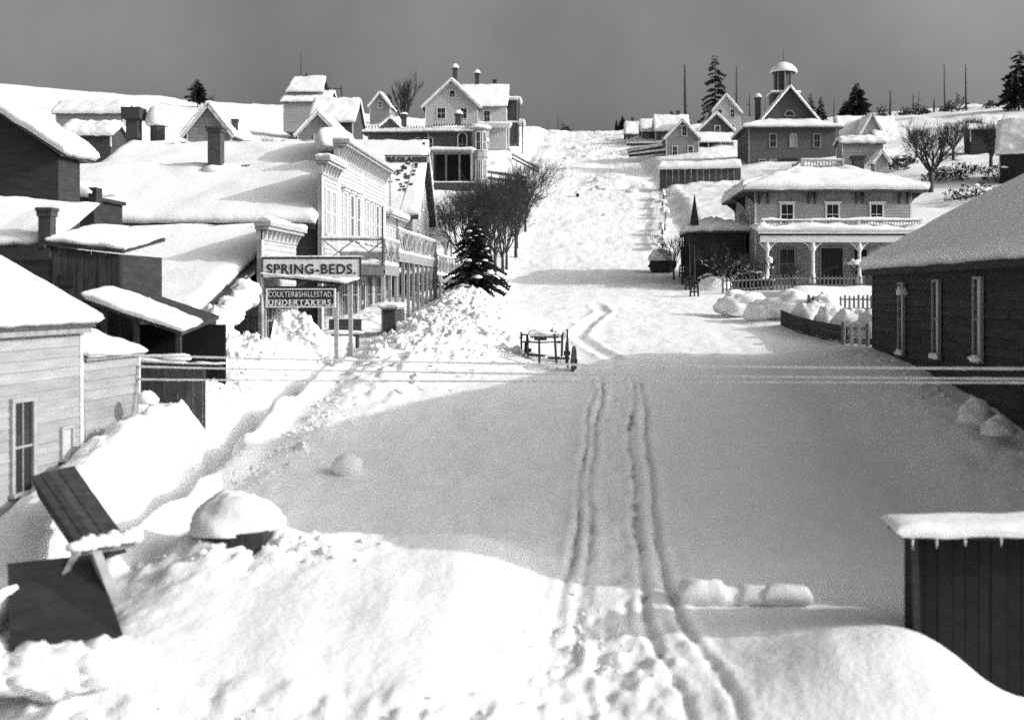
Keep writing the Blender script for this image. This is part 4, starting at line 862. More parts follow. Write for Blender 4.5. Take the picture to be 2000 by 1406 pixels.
# hedge bushes under snow
tw = None
spec = [(1447,600,58,1.25,.95,.8,'big rounded bush under smooth snow at the street end of the hedge'),(1497,612,55.5,.95,.8,.68,'shaded snow-buried bush second in the hedge from the street end'),(1550,598,55,1.3,.9,.75,'broad snow pillow of a bush third in the hedge from the street end'),(1583,630,51.5,.85,.75,.85,'snow-buried bush with dark gaps in the middle of the hedge'),(1612,606,54,.7,.65,.65,'small peaked snow-covered bush behind the middle of the hedge'),(1628,643,48.5,.85,.75,.85,'snow-buried bush with dark twigs showing below, third from the pickets'),(1664,652,46.5,.8,.75,.9,'tall rounded snow-buried bush second from the white pickets'),(1699,658,44.7,.75,.7,.85,'snow-buried bush nearest the white pickets and the black building')]
for i,(px,py,Y,rx,ry,rz2,l) in enumerate(spec):
    q = P(px,py,Y); t = thing('snow_covered_bush',l,'bush',(q.x,Y,q.z-.1),0,'snow-buried hedge bushes along the right pavement')
    MB().lump((0,0,.15 if i < 3 else .25),rx*1.05,ry,rz2*.95,i+3,26,18,.38,1.9,-.85 if i < 3 else -.28).build('snow_cap','snow',t,True)
    if i >= 3: fo = MB(); fo.lump((0,0,-.05),rx*.8,ry*.9,.6,i+9,18,10,.45,2.6,-1.6); fo.build('foliage','needle',t)
    m = MB(); rnd = random.Random(i)
    for k in range(60):
        an = rnd.uniform(0,6.28); r_ = rnd.uniform(.1,.92); m.tube([(rx*r_*.5*math.cos(an),ry*r_*.5*math.sin(an),-1.1),(rx*r_*math.cos(an),ry*r_*math.sin(an)-.03,rnd.uniform(-.5,.1))],[.02,.008],3,False)
    tag(m.build('twigs','twig',t),kind='stuff')
# tree guards in a row up the kerb, with sapling stems
for i,(px,py,Y,h,l) in enumerate(((1356,592,70,1.0,'nearest and largest dark slatted guard round a sapling at the right kerb'),(1346.5,585,76,.95,'second dark sapling guard up the right kerb, just behind the nearest'),(1340,580,82,.95,'third dark sapling guard up the right kerb, below the notice board'),(1333,573,88,.95,'farthest dark sapling guard up the right kerb'))):
    q = P(px,py,Y); z = gz(q.x,Y); t = thing('tree_guard',l,'tree guard',(q.x,Y,z-.02),0,'sapling guards up the right kerb')
    for sx in (-1,1):
        for sy in (-1,1): m = MB(); m.bar((sx*.26,sy*.26,-.2),(sx*.2,sy*.2,h),.07); m.build('leg','iron',t)
    for zz in (.3,.62,h-.06):
        s_ = .25-.05*zz/h
        m = MB()
        for s in (-1,1): m.bar((-s_,s*s_,zz),(s_,s*s_,zz),.05,.1); m.bar((s*s_,-s_+.03,zz),(s*s_,s_-.03,zz),.05,.1)
        m.build('rail','iron',t)
    m = MB(); m.tube([(0,0,-.2),(.03,0,1.6),(0,.03,3.2)],[.06,.05,.03],6); m.build('stem','bark',t)
t = thing('notice_board','plain dark board on posts at the corner before the low wing','board',(0,0,0))
a, b = P(1330,520,83), P(1359,482,83); m = MB(); m.box(a.x,b.x,83,83.12,a.z,b.z); m.build('board','black_wood',t)
for x in (a.x+.1,b.x-.1): m = MB(); m.box(x-.06,x+.06,83.12,83.24,gz(x,83)-.4,b.z); m.build('post','black_wood',t)
t = thing('snow_capped_shrub','squat dark shrub under a grey snow cap at the foot of the hill, right kerb','shrub',(0,0,0))
q = P(1294,528,92); m = MB(); m.lump((q.x,92,gz(q.x,92)+.45),1.1,1.,.9,3,18,12,.25,2,-.8); m.build('foliage','needle',t); MB().lump((q.x,91.9,gz(q.x,92)+1.1),1.2,1.1,.75,8,18,12,.25,1.6,-.25).build('snow_cap','snow',t,True)
q = P(1395,575,76); tag(MB().lump((q.x,76,gz(q.x,76)+.05),1.35,.9,.8,5,20,14,.35,1.9).build('snow_mound','snow',None,True),'tall grey snow mound in the shade between the tree guards and the picket fence','snow mound')

# ------------------------------------------------------------------ upper hill, right
CH = gable_house('school_house','big dark two-storey building with a gable, a bell cupola and a snow-hooded porch wing','building',P(1548,0,166).x,166,17.0,12.9,12,7.2,2.3,'hip',wall='brown_wood',th=.45,over=.9,bh=.28,found=4,seed=60,trim='pale_wood')
for x in (-2.9,.1,3.6): window(CH,.85,1.9,(x,-.03,4.3),0,frame='grey_trim',pane='blind' if x == .1 else 'glass')
for x,p in ((-4.5,'glass'),(-2.9,'blind')): window(CH,.85,2.1,(x,-.03,.3),0,frame='grey_trim',pane=p)
door(CH,2.6,2.6,(-.6,-.03,0),0,mat='black_wood',frame='brown_wood')
m = MB(); Yg = 3.0; m.prism([(-5.0,Yg,7.2),(5.4,Yg,7.2),(.1,Yg,13.4)],(0,7,0)); siding(m,(-5.0,Yg,0),(1,0,0),(0,-1,0),7.2,13.35,lambda z:((z-7.2)/6.2*5.1,10.4-(z-7.2)/6.2*5.3),.3); m.build('gable','brown_wood',CH)
m = MB(); m.prism([(-5.9,Yg-.6,6.3),(.1,Yg-.6,13.45),(.1,Yg+8,13.45),(-5.9,Yg+8,6.3)],(0,0,.15)); m.prism([(6.2,Yg-.6,6.3),(6.2,Yg+8,6.3),(.102,Yg+8,13.45),(.102,Yg-.6,13.45)],(0,0,.15)); gr = m.build('gable_roof','shingle',CH)
snow(gr,(-5.9,Yg-.65,6.45),(-5.9,Yg+8,6.45),(.1,Yg+8,13.6),(.1,Yg-.65,13.6),.4,3,12,True); snow(gr,(6.2,Yg-.65,6.45),(6.2,Yg+8,6.45),(.1,Yg+8,13.6),(.1,Yg-.65,13.6),.4,4,12,True)
window(CH,1.3,.05,(.1,Yg-.05,9.4),0,arch=True,frame='pale_wood',bars=False)
tq = 8.0; m = MB(); m.box(-1.9+tq*0,2.0,Yg+3,Yg+6.6,11,13.2); m.build('cupola_base','brown_wood',CH)
m = MB(); m.box(-2.1,2.2,Yg+2.8,Yg+6.8,13.2,13.4); cb_ = m.build('cupola_floor','grey_wood',CH); snow(cb_,(-2.2,Yg+2.7,13.4),(2.3,Yg+2.7,13.4),(2.3,Yg+6.9,13.4),(-2.2,Yg+6.9,13.4),.35,3,8)
m = MB(); m.lathe([(1.35,13.3),(1.35,16.7)],(.05,Yg+4.8,0),8); m.build('cupola','dark_wood',CH)
for i in range(8):
    an = math.pi*2*i/8; m = MB(); x, y = .05+1.42*math.cos(an), Yg+4.8+1.42*math.sin(an); m.box(x-.1,x+.1,y-.1,y+.1,13.4,16.7); m.build('cupola_post','grey_wood',CH)
m = MB(); m.lathe([(1.9,16.7),(2.0,16.8),(1.2,17.6),(.2,18.1)],(.05,Yg+4.8,0),12); m.build('cupola_roof','dark_wood',CH); m = MB(); m.lathe([(2.05,16.75),(2.15,16.95),(1.9,17.4),(1.3,18.0),(.5,18.35),(.05,18.4)],(.05,Yg+4.8,0),14); m.build('cupola_snow','snow',CH,True)
m = MB(); m.tube([(.05,Yg+4.8,18.2),(.05,Yg+4.8,20.6)],[.09,.02],6); m.build('finial','iron',CH)
chimney(CH,-4.2,6,9,12.6,.8,snowcap=.5)
gable_house('cottage','small weathered rough-board cottage end-on, lowest of the houses right of the hill road','house',P(1333,0,190).x,190,22.4,5.5,7,3.6,2.9,'y',wall='grey_wood',th=.3,seed=70,bh=.28,wins=(('w','f',-1.3,.5,.75,1.6),('w','f',1.35,.5,.75,1.6),('w','f',.3,3.9,.75,1.6)))
c_ = gable_house('gabled_house','dim gable house with one snowy roof slope between the cottage and the tall white house','house',P(1399,0,206).x,206,26.2,6.2,8,3.4,3.0,'y',wall='brown_wood',th=.35,seed=74,bh=.28,wins=(('w','f',.2,2.2,.8,1.9),('w','f',2.1,.6,.7,1.5)))
chimney(c_,-.9,2,5.5,8.1,.6)
m = MB(); m.prism([(-4.2,-3.2,.6),(2.9,-3.2,.6),(2.9,-.05,2.6),(-4.2,-.05,2.6)],(0,0,.1)); pr = m.build('porch_roof','shingle',c_); snow(pr,(-4.2,-3.2,.7),(2.9,-3.2,.7),(2.9,-.1,2.7),(-4.2,-.1,2.7),.4,3,10)
for x in (-4,-1.8,.5,2.7): m = MB(); m.box(x-.08,x+.08,-3.1,-2.94,-2.2,.6); m.build('porch_post','pale_wood',c_)
t = gable_house('tall_white_house','tall narrow white house with two attic windows, highest of the houses right of the road','house',P(1418,0,222).x,222,27.8,5.7,8,7.6,3.3,'y',wall='white_wood',th=.3,seed=78,bh=.3,wins=(('w','f',-1.2,6.6,.75,1.5),('w','f',1.25,6.6,.75,1.5),('w','f',1.25,3.6,.75,1.5)))
chimney(t,.2,2,10,11.6,.6)
m = MB(); m.box(-2.9,2.9,8.02,14,-3,6.2); m.build('rear_wing','grey_wood',t); m = MB(); m.box(2.86,8.5,3,9,-3,7.2); m.build('side_wing','grey_wood',t)
for i,(px,Y,z0,w_,d_,h_,ri,l) in enumerate(((1247,246,32.9,5.2,6,1.6,2.6,'low snowed-over house farthest left in the row right of the hill crest'),(1273,238,31.9,4.2,6,2.0,2.6,'low snow-roofed house just right of the farthest one by the crest'),(1312,232,30.6,6.6,7,2.6,3.3,'snow-roofed house with a dark chimney right behind the cottage'))):
    t = gable_house('snow_roofed_house',l,'house',P(px,0,Y).x,Y,z0,w_,d_,h_,ri,'x',wall='brown_wood',th=.45,seed=80+i*3,bh=.4,wins=(('w','f',-w_*.25,.3,.6,1.0),))
    chimney(t,(-1.2,.9,1.6)[i],d_/2,h_+ri-.5,h_+ri+1.3,.55)
t = thing('post_fence','snow-topped rail fence stepping up the right side of the hill road','fence',(0,0,0))
for i in range(4):
    a = P(1224+i*1.5,278+i*9,215-i*7); b = P(1300,282+i*8,212-i*7); a.z = gz(a.x,a.y)+.9; b.z = gz(b.x,b.y)+.9; m = MB(); m.bar(a,b,.12,.45); r_ = m.build('rail','dark_wood',t)
    snow(r_,(a.x,a.y-.2,a.z+.2),(b.x,b.y-.2,b.z+.2),(b.x,b.y+.2,b.z+.2),(a.x,a.y+.2,a.z+.2),.3,i,8)
t = thing('board_fence','long board fence drifted over with grey snow beside the dark two-storey building','fence',(0,0,0))
a, b = P(1290,335,150), P(1446,332,150); za, zb = gz(a.x,150), gz(b.x,150)
for i in range(13):
    q = a.lerp(b,i/13); q2 = a.lerp(b,(i+.97)/13); m = MB(); m.box(q.x,q2.x,150,150.05,gz((q.x+q2.x)/2,150)-.6,q.z+.3); m.build('board','dark_wood',t)
snow(t,(a.x-.3,149.6,a.z+.2),(b.x,149.6,b.z+.2),(b.x,150.6,b.z+1.0),(a.x-.3,150.6,a.z+.9),.7,5,16)
for i in range(5): q = a.lerp(b,i/4); m = MB(); m.box(q.x-.08,q.x+.08,150.05,150.2,gz(q.x,150)-1,q.z+.5); m.build('post','dark_wood',t)
t = gable_house('cross_gabled_house','pale house right of the cupola building with a steep front gable and swept snow roofs','house',P(1700,0,192).x,192,23.0,9.5,9,2.6,4.6,'x',wall='grey_wood',th=.4,seed=90,bh=.35,wins=(('w','f',3.,.5,.8,1.4),))
gable_house('front_gable','steep front gable wing with one arched window on the pale cross-gabled house','wing',P(1703,0,189).x,189.0,23.0,5.6,6.5,1.8,5.0,'y',wall='pale_wood',th=.3,seed=93,bh=.35,wins=(('w','f',-.1,1.0,.9,1.3,{'arch':True}),))
t = gable_house('lean_house','low house end trailing snow at the right of the front gable house','house',P(1745,0,186).x,186.5,22.4,5,6,2.0,2.6,'x',wall='brown_wood',th=.5,seed=96,bh=.4)
t = thing('log_shed','small dark open shed with a bright flat cap of snow on the right skyline','shed',(0,0,0))
q = P(1896,215,270); m = MB(); m.box(q.x-3,q.x+3,270,274,q.z-3.5,q.z); m.build('wall','black_wood',t); m = MB(); m.box(q.x-3.8,q.x+3.8,269,275,q.z,q.z+.2); r_ = m.build('roof','black_wood',t); snow(r_,(q.x-3.8,269,q.z+.2),(q.x+3.8,269,q.z+.2),(q.x+3.8,275,q.z+.2),(q.x-3.8,275,q.z+.2),1.1,4,10)
t = gable_house('edge_house','dark house with a bright snow slope at the right edge above the black building','house',P(2010,0,120).x,120,12.4,6,6,2.6,3.4,'x',rz=R(-25),wall='black_wood',th=.5,seed=99,bh=.4)
t = gable_house('garden_shed','long low dark shed with a snowy roof among the bushes on the right slope','shed',P(1920,0,150).x,150,20.2,3.4,2.5,1.4,.4,'x',wall='black_wood',th=.4,seed=102,bh=.4)
t = gable_house('garden_hut','tiny snowy hut with a dark gable opening behind the veranda house chimney','hut',P(1722,0,140).x,140,15.2,1.6,2,1.1,1.1,'y',wall='pale_wood',th=.3,seed=104,bh=.3)
t = gable_house('rear_shed','low snow-roofed shed between the cupola building and the veranda house chimney','shed',P(1685,0,152).x,152,18.6,5.5,3.5,1.4,.6,'x',wall='grey_wood',th=.6,seed=106,bh=.4)
# ------------------------------------------------------------------ upper hill, left
def at(px, Y): return P(px,0,Y).x
MS = gable_house('bay_windowed_mansion','wide grey mansion with arched windows, a bay at its corner and a snow-edged flat roof','house',at(778,134),136.5,13.2,8.2,9,6.1,.9,'hip',wall='brown_wood',th=.4,over=.6,bh=.26,found=4,seed=110,trim='pale_wood',wins=(('w','f',2.0,3.9,.62,1.2,{'arch':True}),('w','f',3.0,3.9,.62,1.2,{'arch':True}),('w','f',-2.6,3.2,.9,1.6)))
ms2 = gable_house('mansion_wing','x','house',0,0,0,5.9,9,6.0,.9,'hip',wall='brown_wood',th=.4,over=.55,bh=.26,found=4,seed=114,trim='pale_wood',root=thing('wing_base',None,None),wins=(('w','f',1.15,3.6,.95,1.75,{'arch':True}),('w','f',-2.6,3.9,.4,1.2,{'arch':True})))
for ch in list(ms2.children):
    ch.parent = MS; ch.location = ch.location+Vector((at(884,134)-at(778,134),-2.4,-.15))
bpy.data.objects.remove(ms2)
# corner bay
m = MB(); bx_ = at(932,132)-at(778,134); m.lathe([(1.0,-2),(1.0,2.7),(1.15,2.75),(1.15,2.95),(.95,3.0),(.95,6.0),(1.3,6.1),(1.3,6.3)],(bx_,-2.3,0),8); m.build('bay','grey_wood',MS)
for zz,hh in ((.2,2.0),(3.6,1.9)):
    for an in (-90,-45,0): a_ = R(an); window(MS,.46,hh,(bx_+.93*math.cos(a_),-2.3+.93*math.sin(a_),zz),a_+math.pi/2,arch=True,frame='trim')
MB().lump((bx_,-2.3,6.35),1.4,1.4,.45,4).build('bay_snow','snow',MS,True)
# porch
pxa, pxb = at(842,131)-at(778,134), at(922,131)-at(778,134)
m = MB(); m.box(pxa,pxb,-5.4,-2.45,3.1,3.3); pr = m.build('porch_roof','grey_wood',MS); snow(pr,(pxa-.1,-5.5,3.3),(pxb+.1,-5.5,3.3),(pxb+.1,-2.5,3.5),(pxa-.1,-2.5,3.5),.35,5,12)
for x in (pxa+.1,pxa+1.7,pxb-1.5,pxb-.1): m = MB(); m.box(x-.1,x+.1,-5.3,-5.1,-1,3.1); m.build('porch_post','brown_wood' if x not in (pxa+.1,pxb-.1) else 'grey_trim',MS)
m = MB(); m.box(pxa,pxb+.3,-5.5,-2.45,-1.6,-.5); d = m.build('porch_floor','dark_wood',MS); snow(d,(pxa,-5.55,-.5),(pxb+.3,-5.55,-.5),(pxb+.3,-4.9,-.5),(pxa,-4.9,-.5),.15,5,10)
m = MB(); m.box(pxa+.2,pxb-.2,-2.5,-2.42,-.5,3.1); m.build('porch_shade_sheet','painted_shade',MS)  # near-black sheet on the wall, painted shade under the porch roof
m = MB(); m.bar((pxb+.2,-5.3,-.1),(pxb+1.4,-6.6,-1.4),.12,.2); m.build('stair_rail','grey_wood',MS); m = MB()
m = MB()
for i in range(40): x = -4.2+i*.36; m.box(x-.05,x+.05,-.62,-.52,6.55,6.85)
for i in range(18): x = pxa+i*.31; m.box(x-.05,x+.05,-3.05,-2.95,6.4,6.7)
tag(m.build('roof_cresting','iron',MS),kind='stuff')
chimney(MS,at(772,134)-at(778,134),4,6.5,8.9,.6,snowcap=.2); chimney(MS,at(886,134)-at(778,134),2.5,6.5,8.7,.7,snowcap=.4)
m = MB(); q = at(745,134)-at(778,134); m.prism([(q-1.2,1.5,6.6),(q+1.6,1.5,6.6),(q+.4,1.5,8.0)],(0,4,0)); dm = m.build('dormer','brown_wood',MS); snow(dm,(q+1.7,1.3,6.7),(q+1.7,5.5,6.7),(q+.4,5.5,8.1),(q+.4,1.3,8.1),.3,4,6,True); snow(dm,(q-1.3,1.3,6.7),(q-1.3,5.5,6.7),(q+.4,5.5,8.1),(q+.4,1.3,8.1),.3,5,6,True)
# white gabled house above
WH = gable_house('white_gabled_house','large white house on the left hilltop with a bracketed gable, tall chimneys and porches','house',at(882,186),186,24.0,8.6,9,6.8,4.1,'y',wall='white_wood',th=.35,over=.6,bh=.3,found=4,seed=120,wins=(('w','f',.1,8.1,.9,.7,{'arch':True}),('w','f',-1.7,4.6,1.3,1.7),('w','f',2.,4.6,1.0,1.7)))
wx = at(958,187)-at(882,186)
m = MB(); m.box(2,wx+2.6,1.2,9,-4,6.7); m.build('wing_wall','white_wood',WH); m = MB(); m.prism([(2,.4,6.5),(wx+2.7,.4,6.5),(wx+2.7,5,10.6),(2,5,10.6)],(0,0,.15)); m.prism([(2,9.6,6.5),(2,5.002,10.6),(wx+2.7,5.002,10.6),(wx+2.7,9.6,6.5)],(0,0,.15)); wr = m.build('wing_roof','shingle',WH)
snow(wr,(2,.3,6.65),(wx+2.8,.3,6.65),(wx+2.8,5,10.8),(1.,5,10.8),.4,7,16,True)
window(WH,.95,1.8,(wx-.6,1.18,4.2),0); window(WH,.95,1.9,(wx-.9,1.18,.4),0)
chimney(WH,.3,2.5,10.4,13.4,.75,snowcap=.55); chimney(WH,wx-2.6,5,9.8,13.0,.7,snowcap=.5); chimney(WH,wx+.3,6,10.3,12.1,.6)
m = MB(); m.box(wx-1.6,wx+3.4,-1.6,1.2,3.2,3.5); pr = m.build('porch_roof','trim',WH); snow(pr,(wx-1.7,-1.7,3.5),(wx+3.5,-1.7,3.5),(wx+3.5,1.1,3.6),(wx-1.7,1.1,3.6),.4,8,10)
for x in (wx-.2,wx+3.2): m = MB(); m.box(x-.12,x+.12,-1.5,-1.26,-1.5,3.2); m.build('porch_post','trim',WH)
m = MB(); m.box(wx-1.6,wx+3.4,-1.6,1.2,-2.5,-.6); m.build('porch_floor','pale_wood',WH)
for z in (2.6,):
    m = MB(); m.box(wx+2.62,wx+5.4,3,8,4.4,4.7); m.box(wx+2.62,wx+4.8,3,8,8.2,8.4); bl = m.build('side_balcony','trim',WH); snow(bl,(wx+2.6,2.9,8.4),(wx+4.9,2.9,8.4),(wx+4.9,8,8.4),(wx+2.6,8,8.4),.4,4,6); snow(bl,(wx+4.6,2.9,4.7),(wx+5.5,2.9,4.7),(wx+5.5,8,4.7),(wx+4.6,8,4.7),.3,4,6)
for x,za,zb in ((wx+4.6,4.7,8.2),(wx+5.2,-1,4.4)): m = MB(); m.box(x-.1,x+.1,3.1,3.3,za,zb); m.build('balcony_post','dark_wood',WH)
m = MB(); m.box(wx+2.62,wx+4.2,3.6,8,4.7,8.2); m.build('balcony_wall','dark_wood',WH); m = MB(); m.box(wx+2.62,wx+4.4,3.4,8,1,4.39); m.build('balcony_lower_wall','dark_wood',WH)
for i in range(7):
    for s in (-1,):
        u = .12+i*.13; x = s*(4.9*(1-u)); z = 6.3+4.4*u; m = MB(); m.box(x-.12,x+.12,-.64,-.5,z-.5,z-.12); m.build('bracket','grey_wood',WH)
t = gable_house('grey_gabled_house','small grey gable-end house with one white-framed window above the store roofs','house',at(621,132),132,13.8,4.8,9,4.6,2.5,'y',wall='grey_wood',th=.4,seed=130,bh=.26,over=.3,wins=(('w','f',0,3.0,.75,1.55),))
t = gable_house('mansard_house','pale steep-roofed house on the left skyline with a roof deck and a thin mast','house',at(596,170),170,27.2,6.6,7,1.5,2.0,'x',wall='pale_wood',th=.35,seed=133,bh=.4)
m = MB(); m.box(-3.,2.4,1.2,6,1.5,3.3); t2 = m.build('upper_wall','pale_wood',t); m = MB(); m.prism([(-3.1,.9,3.0),(2.5,.9,3.0),(2.3,3.4,5.6),(-2.5,3.4,5.6)],(0,0,.1)); m.prism([(-3.1,6.2,3.0),(-2.5,3.402,5.6),(2.3,3.402,5.6),(2.5,6.2,3.0)],(0,0,.1)); u_ = m.build('upper_roof','shingle',t); snow(u_,(-3.1,.8,3.1),(2.5,.8,3.1),(2.3,3.4,5.7),(-2.5,3.4,5.7),.35,3,10,True)
m = MB(); m.box(-2.3,-.5,3.2,3.6,5.7,5.95); m.box(-.75,-.5,3.3,3.55,5.95,6.4); m.build('roof_deck','dark_wood',t); m = MB(); m.tube([(-1.5,3.4,5.9),(-1.5,3.4,9.8)],[.07,.03],5); m.build('mast','iron',t)
m = MB()
m.box(2.6,4.9,3,3.12,3.9,4.05); m.box(2.6,2.9,2.9,3.3,2.6,4.2); m.box(4.75,4.9,2.95,3.15,2.8,4.4); m.build('deck_rail','dark_wood',t)
t = gable_house('snow_slope_house','long snow-roofed house side-on behind the small grey gable-end house','house',at(648,150),150,20.5,5.6,7,2.2,3.2,'x',wall='dark_wood',th=.45,seed=137,bh=.4)
t = gable_house('skyline_gable','tiny gable house poking over the left skyline beside the bare tree','house',at(742,235),235,37.2,4.2,6,1.6,2.6,'y',wall='grey_wood',th=.4,seed=140,bh=.5,wins=(('w','f',0,1.2,.7,1.2),)); chimney(t,0,1,3.6,4.9,.5)
t = gable_house('blurred_gable_house','dim grey gable house behind the dark square chimney of the store roofs','house',at(408,95),95,11.5,3.7,6,1.9,2.3,'y',wall='grey_wood',th=.35,seed=143,bh=.3); chimney(t,1.9,1,1.5,3.2,.45)
t = gable_house('far_row_house','long low dark house with a drifted roof far up the left slope','house',at(175,150),150,22.6,9,4,1.2,1.3,'x',wall='grey_wood',th=.7,seed=146,bh=.4); 
t = gable_house('far_row_house','lower snow-banked house with a dark eave below the long drifted one','house',at(170,118),118,15.4,5,4,1.0,1.1,'x',wall='dark_wood',th=.7,seed=149,bh=.4)
m = MB(); q = P(308,268,98); m.lathe([(.62,-1.5),(.62,.75),(.78,.8),(.78,1.0)],(q.x,98,q.z+.2),10); t = thing('round_vent','stubby dark vent wearing a tall white dome of snow over the store roofs','vent',(0,0,0)); m.build('pipe','brick',t); MB().lump((q.x,98,q.z+1.4),1.0,1.0,1.35,3,16,12,.1).build('snow_cap','snow',t,True)
q = P(257,262,97); t = thing('chimney_pot','dark capped chimney left of the snow-domed vent above the store roofs','chimney',(0,0,0)); m = MB(); m.box(q.x-.5,q.x+.5,97,98,q.z-1.5,q.z+1.3); m.build('stack','brick',t); m = MB(); m.box(q.x-.8,q.x+.8,96.7,98.3,q.z+1.3,q.z+2.3); m.build('cap','brick',t)
# fences on the left hill
def hill_fence(label, p0, p1, h, n, mat='dark_wood', sn=.3, rows=2):
    t = thing('rail_fence',label,'fence',(0,0,0)); a = Vector((p0[0],p0[1],gz(*p0))); b = Vector((p1[0],p1[1],gz(*p1)))
    for i in range(n+1): q = a.lerp(b,i/n); z = gz(q.x,q.y); m = MB(); m.box(q.x-.07,q.x+.07,q.y-.07,q.y+.07,z-.5,z+h); m.build('post',mat,t)
    for k in range(rows):
        u = Vector((0,0,h*(k+.8)/rows)); m = MB(); m.bar(a+u,b+u,.06,h/rows*.5); r_ = m.build('rail',mat,t)
    d = (b-a).normalized(); s = Vector((-d.y,d.x,0))*.14; u = Vector((0,0,h*(rows-.2)/rows+h/rows*.25)); snow(r_,a+u-s,b+u-s,b+u+s,a+u+s,sn,3,14,rough=1)
    return t
hill_fence('board fence with a snow ridge below the white hilltop house porch',(at(945,140),140),(at(1028,150),150),1.5,6)
hill_fence('low garden fence between the white hilltop house and the road',(at(1000,180),180),(at(1052,170),170),1.1,6,sn=.25)
hill_fence('short dark rail fence on the slope behind the store roofs',(at(470,110),110),(at(560,112),112),1.1,5)
# ------------------------------------------------------------------ trees
def bare_tree(name,label,loc,h=7.5,spread=.5,seed=1,group=None,levels=4,trunk=.28,nb=5,r0=.12,up=.35,lean=0,cat='bare tree',twr=.008,snowy=False):
    """tapered trunk (part) and a crown of forking limbs and twigs (part)"""
    rnd = random.Random(seed); t = thing(name,label,cat,loc,0,group); tr = MB(); cr = MB(); sn = MB()
    th = h*trunk; top = Vector((lean,rnd.uniform(-.1,.1),th))
    tr.tube([(0,0,-.6),(0,0,.05),top*.5+Vector((rnd.uniform(-.05,.05),0,0)),top],[r0*1.5,r0*1.15,r0,r0*.8],8)
    def grow(p,d,L,r,lv):
        n = 3; pts = [p]; q = p; dd = d
        for i in range(n):
            dd = (dd+Vector((rnd.uniform(-1,1),rnd.uniform(-1,1),rnd.uniform(-.5,1)))*.14+Vector((0,0,up*.12))).normalized(); q = q+dd*(L/n); pts.append(q)
        cr.tube(pts,[r,r*.82,r*.66,r*.5],5 if lv > 2 else 3,False)
        if snowy and lv >= 2 and rnd.random() < .8:
            m_ = (pts[1]+pts[2])/2; sn.tube([pts[1]+Vector((0,0,r*.9)),m_+Vector((0,0,r*1.1)),pts[2]+Vector((0,0,r*.9))],[r*.6,r*1.0,r*.6],5)
        if lv == 0: return
        k = nb if lv == levels else rnd.randint(3,4)
        for i in range(k):
            s = rnd.uniform(.35,1.) if lv < levels else rnd.uniform(.5,1); idx = min(2,int(s*3)); b = pts[idx].lerp(pts[idx+1],s*3-idx)
            an = rnd.uniform(0,6.283); pr = dd.orthogonal().normalized(); pr.rotate(Matrix.Rotation(an,3,dd)); sp_ = spread*rnd.uniform(.6,1.3)
            nd = (dd*math.cos(sp_)+pr*math.sin(sp_)+Vector((0,0,up*.3))).normalized()
            grow(b,nd,L*rnd.uniform(.58,.82),max(twr,r*.52),lv-1)
    for i in range(nb):
        an = 6.283*i/nb+rnd.uniform(-.3,.3); tl = spread*rnd.uniform(.5,1.1); d = Vector((math.sin(tl)*math.cos(an),math.sin(tl)*math.sin(an),math.cos(tl)))
        grow(top-Vector((0,0,rnd.uniform(0,th*.25))),d,h*(1-trunk)*rnd.uniform(.34,.46),r0*.55,levels-1)
    tr.build('trunk','bark',t,True); cr.build('crown','twig',t)
    if snowy and sn.v: tag(sn.build('branch_snow','snow',t,True),kind='stuff')
    return t
def conifer(name,label,loc,h=8,rad=1.6,seed=1,group=None,cat='fir tree',dens=1.,bare=.12,gaps=.0,snowp=0,leafs=7,droop=.35,irregular=.25):
    rnd = random.Random(seed); t = thing(name,label,cat,loc,0,group); tr = MB(); tr.tube([(0,0,-.6),(0,0,h*.5),(0,0,h*.985)],[h*.016+.03,h*.011+.015,.012],7); tr.build('trunk','bark',t,True)
    m = MB(); sn = MB(); z = h*bare
    while z < h*.98:
        f = (z/h-bare)/(1-bare); L0 = rad*(1-f)**.8*(1-max(0,.12-f)*3)+.08*rad; k = max(4,int(7*dens))
        for i in range(k):
            if rnd.random() < gaps: continue
            an = rnd.uniform(0,6.283); L = L0*rnd.uniform(1-irregular*1.5,1+irregular); d = Vector((math.cos(an),math.sin(an),0)); sd_ = Vector((-d.y,d.x,0)); zz = z+rnd.uniform(-.035,.035)*h
            n = max(3,int(leafs*(.4+.6*L/rad)))
            for j in range(n):
                u = (j+.4)/n; c = d*(L*u)+Vector((0,0,zz-L*droop*u*u+L*.08*u)); w_ = L*(.30*(1-u)+.07); ln = L/n*1.9
                for s in (-1,1):
                    a = c+sd_*(s*w_*.1); tip = c+sd_*(s*w_*rnd.uniform(.7,1.25))+d*(ln*rnd.uniform(.2,.8))+Vector((0,0,-w_*rnd.uniform(.1,.6))); b = c+d*ln*.7+sd_*(s*.02)+Vector((0,0,rnd.uniform(-.02,.03)))
                    m.add([a,b,tip],[(0,1,2)]); m.add([a+Vector((0,0,-w_*.25)),tip+Vector((0,0,-w_*.2)),b],[(0,1,2)])
                m.add([c,c+d*ln+Vector((0,0,-.04*ln)),c+d*ln*.5+Vector((0,0,-ln*.6))],[(0,1,2)])
            if snowp and rnd.random() < snowp and L > .25*rad:
                u = rnd.uniform(.5,.85); c = d*(L*u)+Vector((0,0,zz-L*droop*u*u+L*.1)); q = MB(); sn.lump(tuple(c),L*rnd.uniform(.12,.24),L*rnd.uniform(.1,.2),L*.09,int(rnd.random()*99),9,6,.4,2,-.3)
        z += h*.03/dens*(1.2-.4*f)
    m.build('crown','needle',t)
    if snowp: tag(sn.build('branch_snow','snow',t,True),kind='stuff')
    return t
# the dark fir at the end of the balconies
conifer('fir_tree','big dark fir with clots of snow standing at the end of the left balconies',(P(928,0,66).x,66,gz(P(928,0,66).x,66)-.1),4.3,1.55,3,dens=1.35,bare=.02,gaps=.2,snowp=.3,leafs=11,droop=.42,irregular=.5)
